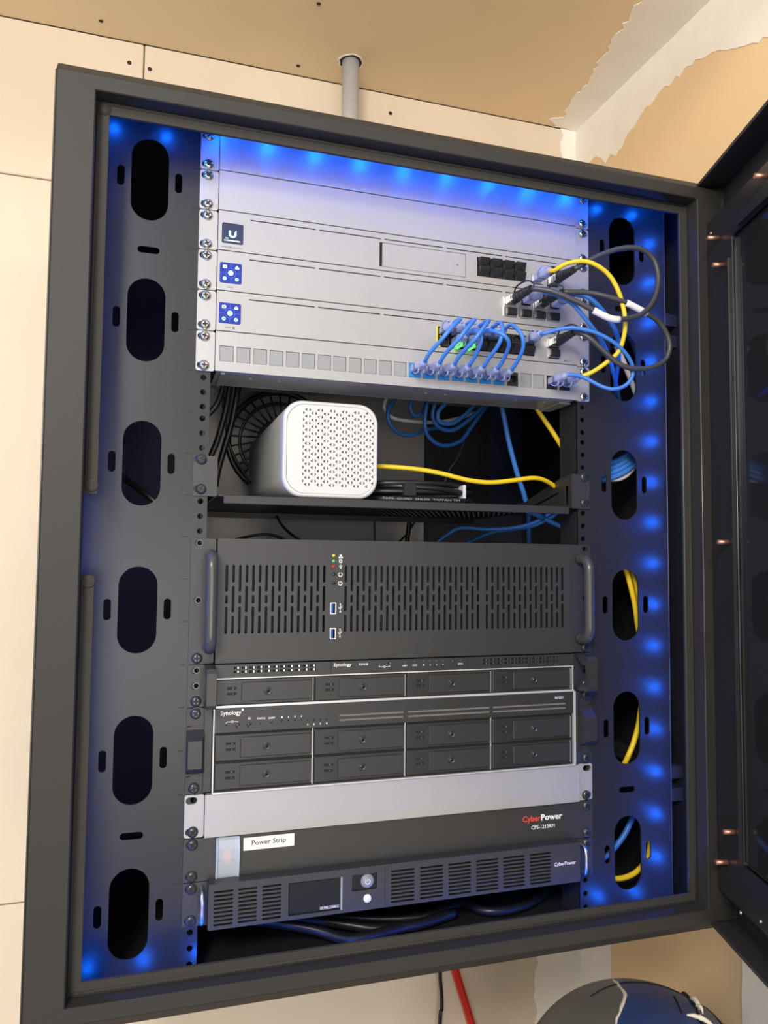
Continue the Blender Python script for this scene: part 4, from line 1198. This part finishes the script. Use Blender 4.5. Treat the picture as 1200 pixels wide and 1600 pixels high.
ob('network_cable', 'short blue cable stub just left of the coil', [(646, 622, 210), (641, 634, 212), (644, 646, 214), (652, 650, 216), (662, 640, 220), (668, 626, 222)], 3.0, 'cable_deep_blue', group=B1)
ob('network_cable', 'straight blue cable slanting down past the shelf', [(781, 622, 120), (786, 645, 120), (795, 690, 122), (808, 740, 128), (818, 770, 134), (825, 800, 142), (826, 835, 150), (826, 870, 160)], 3.6, 'cable_blue')
ob('network_cable', 'yellow cable lying over the coil from modem to the shelf bracket', [(575, 729, 60), (600, 729, 50), (650, 733, 40), (690, 740, 34), (730, 750, 30), (765, 754, 28), (800, 751, 28), (835, 747, 30), (856, 753, 36), (875, 768, 46), (890, 785, 60)], 3.0, 'cable_yellow')
ob('network_cable', 'yellow cable dropping behind the rail edge below the patch panel', [(826, 618, 70), (845, 648, 66), (868, 682, 62), (885, 710, 60), (899, 732, 60), (914, 765, 62), (925, 800, 66)], 3.3, 'cable_yellow')
ob('network_cable', 'thick blue cable loop at the right rail edge', [(912, 625, 56), (900, 645, 52), (896, 670, 52), (900, 700, 54), (912, 730, 58)], 4.6, 'cable_blue')
BB = 'blue bundle in the third rail opening'
for k, (d1, lab) in enumerate(((0, 'top'), (1, 'second'), (2, 'third'), (3, 'lowest'))):
    q = d1 * 8
    ob('network_cable', 'blue cable in the bundle behind the third rail opening, %s one' % lab, [(925, 735 + q * 0.8, 40), (948, 726 + q * 0.95, 34), (968, 718 + q, 30), (985, 706 + q * 1.05, 30), (1000, 690 + q * 1.1, 32), (1012, 670 + q, 40)], 3.7, 'cable_blue', group=BB)
ob('network_cable', 'lilac-white cable beneath the blue bundle in the third rail opening', [(925, 742, 40), (948, 748, 36), (968, 748, 34), (984, 738, 34), (998, 718, 36), (1010, 700, 44)], 3.4, 'cable_white')
ob('network_cable', 'white cable slanting inside the second rail opening', [(962, 540, 36), (972, 560, 34), (980, 580, 34), (988, 600, 34), (996, 622, 36)], 3.6, 'cable_white')
ob('network_cable', 'blue cable at the right edge of the second rail opening', [(976, 515, 30), (988, 535, 30), (996, 556, 30), (1003, 580, 30), (1005, 600, 30), (1003, 620, 34)], 3.2, 'cable_deep_blue')
# below the shelf
ob('network_cable', 'thin blue cable bowing under the shelf, upper of two', [(680, 850, 150), (700, 835, 140), (720, 825, 130), (760, 827, 110), (800, 825, 90), (835, 816, 76), (862, 800, 66), (880, 785, 60)], 2.5, 'cable_blue', group='thin blue cables under the shelf')
ob('network_cable', 'thin blue cable bowing under the shelf, lower of two', [(700, 858, 150), (735, 846, 140), (770, 832, 118), (810, 826, 92), (840, 819, 76), (868, 804, 66), (886, 790, 60)], 2.5, 'cable_deep_blue', group='thin blue cables under the shelf')
t = cable_thing('network_cable', 'blue cable with ribbed plug hanging under the right end of the shelf', px_path([(838, 802, 40), (850, 810, 42), (866, 818, 45), (890, 828, 50), (912, 838, 56), (935, 848, 62)]), 3.0, 'cable_blue')
G().tube(px_path([(828, 795, 38), (834, 800, 39), (842, 805, 40), (850, 810, 42)]), [5.5, 5.2, 4.2, 3.4], 10).build('plug', 'cable_deep_blue', t)
for k, (a, b) in enumerate((((585, 806), (586, 850)), ((640, 808), (636, 850)))):
    ob('power_cable', ('thin black cable' if k == 0 else 'thicker black cable') + ' hanging straight under the shelf over the grey plate', [(a[0], a[1] - 40, 300), (a[0], a[1], 300), (b[0], b[1], 300), (b[0], b[1] + 40, 300)], 1.8 if k == 0 else 4.0, 'cable_black')
ob('power_cable', 'thin black cable curving left under the shelf above the server', [(432, 806, 250), (440, 820, 240), (455, 835, 230), (470, 845, 225), (490, 860, 220)], 1.9, 'cable_black')
ob('power_cable', 'black cable arching low over the server lid', [(350, 848, 200), (390, 838, 190), (415, 835, 185), (435, 839, 185), (455, 850, 185), (470, 862, 185)], 1.9, 'cable_black')
ob('power_cable', 'thin black cable crossing diagonally under the shelf by the plate edge', [(655, 806, 310), (645, 820, 306), (635, 835, 300), (620, 850, 296)], 1.6, 'cable_black')
ob('power_cable', 'thin grey wire hanging from the coil behind the shelf', [(735, 650, 240), (728, 680, 235), (715, 715, 228), (702, 735, 222), (690, 765, 215)], 1.4, 'cable_grey')
# left behind the rail
ob('power_cable', 'black cable bending behind the left rail under the patch panel', [(352, 590, 150), (347, 612, 150), (340, 630, 150), (328, 645, 152), (312, 656, 156)], 3.6, 'cable_black')
ob('power_cable', 'black cable falling from the patch panel behind the left shelf ear', [(362, 588, 160), (355, 630, 160), (345, 670, 162), (335, 700, 164), (322, 725, 168), (310, 745, 172)], 4.0, 'cable_black')
ob('power_cable', 'thick black cable dropping beside the modem to the shelf', [(375, 590, 170), (370, 620, 170), (362, 660, 172), (352, 695, 174), (342, 730, 176), (336, 760, 178)], 4.2, 'cable_black')
ob('power_cable', 'thin black cable crossing the thick ones beside the modem', [(347, 592, 180), (349, 630, 182), (353, 665, 186), (360, 700, 192), (375, 730, 198), (392, 755, 204)], 2.0, 'cable_black')
ob('power_cable', 'black cables seen slanting through the third opening of the left rail', [(180, 735, 120), (195, 748, 110), (215, 763, 100), (240, 782, 90), (262, 798, 90)], 3.6, 'cable_black')
# round black guard leaning behind the modem
fg = thing('fan_guard', tuple(at(425, 760, 330)), 'round black spoked guard half hidden behind the white modem', 'fan guard')
c = at(437, 692, 330)
g = G()
ra = 78
for r_, w_ in ((ra, 4.5), (ra * 0.78, 2.6), (ra * 0.42, 3)):
    g.tube([(c.x + r_ * math.cos(2 * math.pi * k / 40), c.y, c.z + r_ * math.sin(2 * math.pi * k / 40)) for k in range(41)], w_, 8, False)
g.build('rings', 'cable_black', fg)
for k in range(30):
    a = 2 * math.pi * k / 30
    a2 = a + 0.12
    G().cyl((c.x + ra * 0.42 * math.cos(a), c.y, c.z + ra * 0.42 * math.sin(a)), (c.x + ra * 0.99 * math.cos(a2), c.y, c.z + ra * 0.99 * math.sin(a2)), 1.6, n=6).build('spoke', 'cable_black', fg)
# coiled coax on the shelf
co = thing('coax_cable', (30, 60, -399), 'coiled black coax cable with white print, strapped and lying on the shelf', 'cable')
g = G()
for k in range(4):
    cx0 = 30 + 3 * k; rx_ = 78 - 4 * k; ry_ = 34 - 4 * k
    pts = [(cx0 + rx_ * math.cos(2 * math.pi * i / 44), 62 + ry_ * math.sin(2 * math.pi * i / 44), -393.2 + 6.4 * (k % 2) + 4 * k + 2.0 * math.sin(2 * math.pi * i / 44 + k)) for i in range(45)]
    g.tube(pts, 3.3, 10, False)
g.build('coil', 'cable_black', co)
G().tube(smooth_path([(-38, 70, -376), (-20, 55, -377), (10, 36, -378), (50, 30, -380), (85, 36, -384)], 4), 3.3, 10).build('lead', 'cable_black', co)
G().tube([(-44, 72, -376), (-34, 68, -376)], 4.4, 8).build('connector', 'bright_metal', co)
G().rbox(6, 22, 26, 40, -390.5, -375, 2, 2).build('strap', 'velcro', co)
G().tube([(-40, 26, -395), (0, 22, -395), (50, 22, -394.6), (92, 27, -394)], 3.4, 12).build('printed_lead', 'cable_black', co)
G().rbox(84, 88, 30, 46, -398, -374, 1, 1).build('cable_tie', 'cable_white', co)
text(co, 'TYPE  QUAD  SHLDS  TAPPAN TM', -24, 74, -396.0, -393.2, 18.3, 'faded_print')
# along the right rail, seen through its openings
ob('network_cable', 'yellow cable tied inside the fourth rail opening', [(962, 850, 24), (978, 890, 22), (985, 915, 22), (992, 945, 22), (996, 975, 22), (1002, 1005, 26), (1010, 1035, 30)], 3.6, 'cable_yellow', group='yellow cables behind right rail')
ob('network_cable', 'second yellow cable pressed to the right edge of the fourth rail opening', [(978, 870, 26), (990, 900, 24), (997, 930, 24), (1000, 960, 24), (1001, 990, 28)], 3.4, 'cable_yellow', group='yellow cables behind right rail')
ob('network_cable', 'yellow cable curving out of the fifth rail opening', [(1006, 1085, 24), (1001, 1110, 22), (997, 1135, 22), (990, 1160, 22), (982, 1180, 22), (972, 1200, 26), (955, 1225, 36)], 3.6, 'cable_yellow', group='yellow cables behind right rail')
ob('network_cable', 'yellow cable curling round the bottom rail opening and its side slot', [(1014, 1290, 26), (1016, 1320, 22), (1012, 1340, 22), (1000, 1357, 22), (985, 1368, 22), (965, 1373, 24), (945, 1370, 30)], 3.6, 'cable_yellow', group='yellow cables behind right rail')
ob('network_cable', 'blue cable crossing the bottom rail opening and slot', [(994, 1265, 40), (985, 1285, 36), (975, 1305, 34), (962, 1322, 34), (950, 1335, 34), (935, 1345, 40)], 3.8, 'cable_deep_blue')
ob('network_cable', 'blue cable bowing out past the right edge of the rail', [(1040, 930, 36), (1049, 970, 34), (1056, 1005, 34), (1058, 1040, 34), (1055, 1085, 34), (1046, 1125, 36), (1034, 1150, 42)], 4.0, 'cable_blue')
# power cords under the battery unit
for k, (lab, pts, r) in enumerate((
    ('black power cord under the battery unit, lowest glossy one on the left', [(380, 1436, 60), (430, 1442, 40), (490, 1452, 25), (540, 1468, 15), (580, 1480, 15), (640, 1490, 25)], 6),
    ('black power cord under the battery unit, second from the left', [(400, 1432, 80), (480, 1436, 60), (540, 1444, 40), (590, 1458, 28), (650, 1462, 24), (710, 1450, 40)], 6),
    ('black power cord under the battery unit sweeping up to its middle', [(430, 1428, 90), (520, 1432, 70), (600, 1438, 50), (660, 1432, 40), (700, 1418, 50), (730, 1406, 70)], 5.5),
    ('black power cord hanging in a deep bow on the right under the battery unit', [(700, 1398, 90), (730, 1410, 60), (750, 1428, 40), (780, 1441, 30), (820, 1438, 35), (850, 1420, 60), (858, 1396, 90)], 5.5),
    ('black power cord under the battery unit behind the others', [(450, 1426, 110), (540, 1424, 100), (620, 1418, 90), (690, 1405, 80), (720, 1396, 80)], 5))):
    P3 = [Vector((p.x, p.y, max(p.z, -893 + r))) for p in px_path(pts)]
    cable('mains_lead', lab, P3, r, 'cable_black', 'cable', 'power cords under the battery unit')

# ================================================================== AROUND THE CABINET
cn = thing('conduit', (28.3, 386, 10), 'grey metal conduit rising from cabinet roof into the ceiling', 'pipe')
G().cyl((28.3, 386, 10.2), (28.3, 386, CZ + 8), 14.7, n=32).build('pipe', 'pipe_grey', cn)
g = G()
ring_o = [(28.3 + (19 + random.uniform(-1.2, 1.6)) * math.cos(2 * math.pi * k / 26), 386 + (19 + random.uniform(-1.2, 1.6)) * math.sin(2 * math.pi * k / 26)) for k in range(26)]
G().plate([ring_o], CZ - 0.6, CZ - 0.1, 'z').build('ceiling_hole', 'deep_black', ce)
ring_q = [(28.3 + (x - 28.3) * 1.13, 386 + (y - 386) * 1.13) for x, y in ring_o]
G().plate([ring_q, ring_o], CZ - 0.9, CZ - 0.1, 'z').build('torn_edge', 'joint_compound', ce)
# navy bag under the cabinet by the right wall
bc = Vector((338, 38, 0)); br = 160
zt_ = -1022.0
bag = thing('punching_bag', (bc.x, bc.y, FZ), 'worn navy and grey vinyl punching bag with frayed white seams', 'punching bag')
BR_ = Vector((0.9526, -0.304, 0)); BF_ = Vector((-0.304, -0.9526, 0))
def bagpt(u, v, o=0.0):
    """point on the dome, u to the right and v towards the room"""
    q = min(math.hypot(u, v), br * 0.995)
    z = zt_ - br * 0.92 * (1 - math.sqrt(1 - (q / br) ** 2))
    nrm = Vector((u, v, 1e-6 + math.sqrt(max(br * br - q * q, 1)))).normalized() * o
    p = bc + BR_ * (u + nrm.x) + BF_ * (v + nrm.y)
    return Vector((p.x, p.y, z + nrm.z))
LU = lambda v: -20 - 0.62 * max(v, 0)      # left seam
RU = lambda v: 68 - 0.12 * v               # right torn seam
NA, prof = 160, []
for k in range(1, 31):
    th = math.pi / 2 * k / 30
    prof.append((br * math.sin(th), zt_ - br * 0.92 * (1 - math.cos(th))))
prof += [(br, zt_ - br * 0.92 - 200), (br, FZ + 300), (br, FZ + 40), (br * 0.95, FZ)]
rng = []
for r_, z in prof:
    rng.append([(bc + BR_ * (r_ * math.cos(2 * math.pi * k / NA)) + BF_ * (r_ * math.sin(2 * math.pi * k / NA))).to_tuple()[:2] + (z,) for k in range(NA)])
GO = {'vinyl_dark': G(), 'vinyl_navy': G(), 'vinyl_mid': G()}
def gore(u, v):
    return 'vinyl_dark' if u < LU(v) else ('vinyl_navy' if u < RU(v) else 'vinyl_mid')
for i in range(len(prof) - 1):
    for k in range(NA):
        a = 2 * math.pi * (k + 0.5) / NA; rm = (prof[i][0] + prof[i + 1][0]) / 2
        GO[gore(rm * math.cos(a), rm * math.sin(a))].add([rng[i][k], rng[i][(k + 1) % NA], rng[i + 1][(k + 1) % NA], rng[i + 1][k]], [(0, 1, 2, 3)], True)
for k in range(NA):
    GO['vinyl_navy'].add([(bc.x, bc.y, zt_), rng[0][k], rng[0][(k + 1) % NA]], [(0, 1, 2)], True)
for m, g in GO.items():
    g.build('vinyl_gore', m, bag)
rn = random.Random(77)
vv = [-60 + 8 * k for k in range(25)]
G().tube([bagpt(LU(v) + rn.uniform(-1, 1), v, 0.8) for v in vv], [rn.uniform(1.0, 2.6) for _ in vv], 6).build('seam', 'fray', bag)
G().tube([bagpt(RU(v) + rn.uniform(-1, 1), v, 0.8) for v in vv], [rn.uniform(1.6, 3.0) for _ in vv], 6).build('seam', 'deep_black', bag)
G().tube([bagpt(100 - 0.0012 * v * v, v, 0.3) for v in vv], 1.0, 6).build('seam', 'deep_black', bag)
G().tube([bagpt(44 - 0.1 * v, v, 0.3) for v in range(-10, 30, 4)], 1.2, 6).build('seam', 'deep_black', bag)
G().tube([bagpt(u, -42 + 0.0035 * (u - 20) ** 2, 0.3) for u in range(-60, 90, 6)], 0.9, 6).build('seam', 'deep_black', bag)
for u, v, l, du, dv, r_ in ((69, -6, 26, 0.05, 1, 3.6), (69, 8, 14, 0.3, 1, 2.8), (62, 32, 34, 1, 0.15, 3.0), (44, 60, 24, 0.3, 1, 3.2), (74, 68, 22, -0.2, 1, 2.8), (61, 54, 16, 0.1, 1, 2.4), (60, 88, 18, 0.4, 1, 2.4)):
    n_ = math.hypot(du, dv); pts = [bagpt(u + du / n_ * l * t_, v + dv / n_ * l * t_, 2.5 + 4 * (0.25 - t_ * t_) * 4) for t_ in (-0.5, -0.25, 0, 0.25, 0.5)]
    sp = smooth_path(pts, 3)
    G().tube(sp, [r_ * math.sin(math.pi * (0.12 + 0.8 * k / (len(sp) - 1))) * rn.uniform(0.8, 1.2) for k in range(len(sp))], 7).build('torn_strip', 'fray', bag)
# red bar and black cord below the cabinet
a_ = at(708, 1505, 410); b_ = at(737, 1600, 410); dd = (b_ - a_).normalized()
rb = thing('red_bar', tuple(a_ + dd * ((FZ - a_.z) / dd.z)), 'slanting red metal bar below the cabinet beside the black cord', 'bar')
top = a_ - dd * 60; bot = a_ + dd * ((FZ - a_.z) / dd.z)
sx_ = Vector((1, 0, 0)); sy_ = Vector((0, 1, 0))
def bar(o0, o1, y0, y1, nm):
    vs = [q + sx_ * x + sy_ * y for q in (top, bot) for x in (o0, o1) for y in (y0, y1)]
    return G().add(vs, [(0, 1, 3, 2), (4, 6, 7, 5), (0, 4, 5, 1), (2, 3, 7, 6), (0, 2, 6, 4), (1, 5, 7, 3)]).build(nm, 'red_paint', rb)
bar(-7, 1.0, -6, 6, 'face'); bar(1.0, 7, 0, 8, 'flange'); bar(-0.2, 1.4, -7.5, 0, 'ridge')
hc = [at(688, 1500, 425), at(688, 1530, 425), at(690, 1555, 425), at(690, 1578, 425), at(687, 1605, 425)]
cable('hanging_cable', 'black cord hanging straight down behind the cabinet beside the red bar', [(hc[0].x, 425, -895)] + hc + [(hc[-1].x - 8, 425, -1500), (hc[-1].x - 20, 420, FZ + 4)], 3.4, 'cable_black')
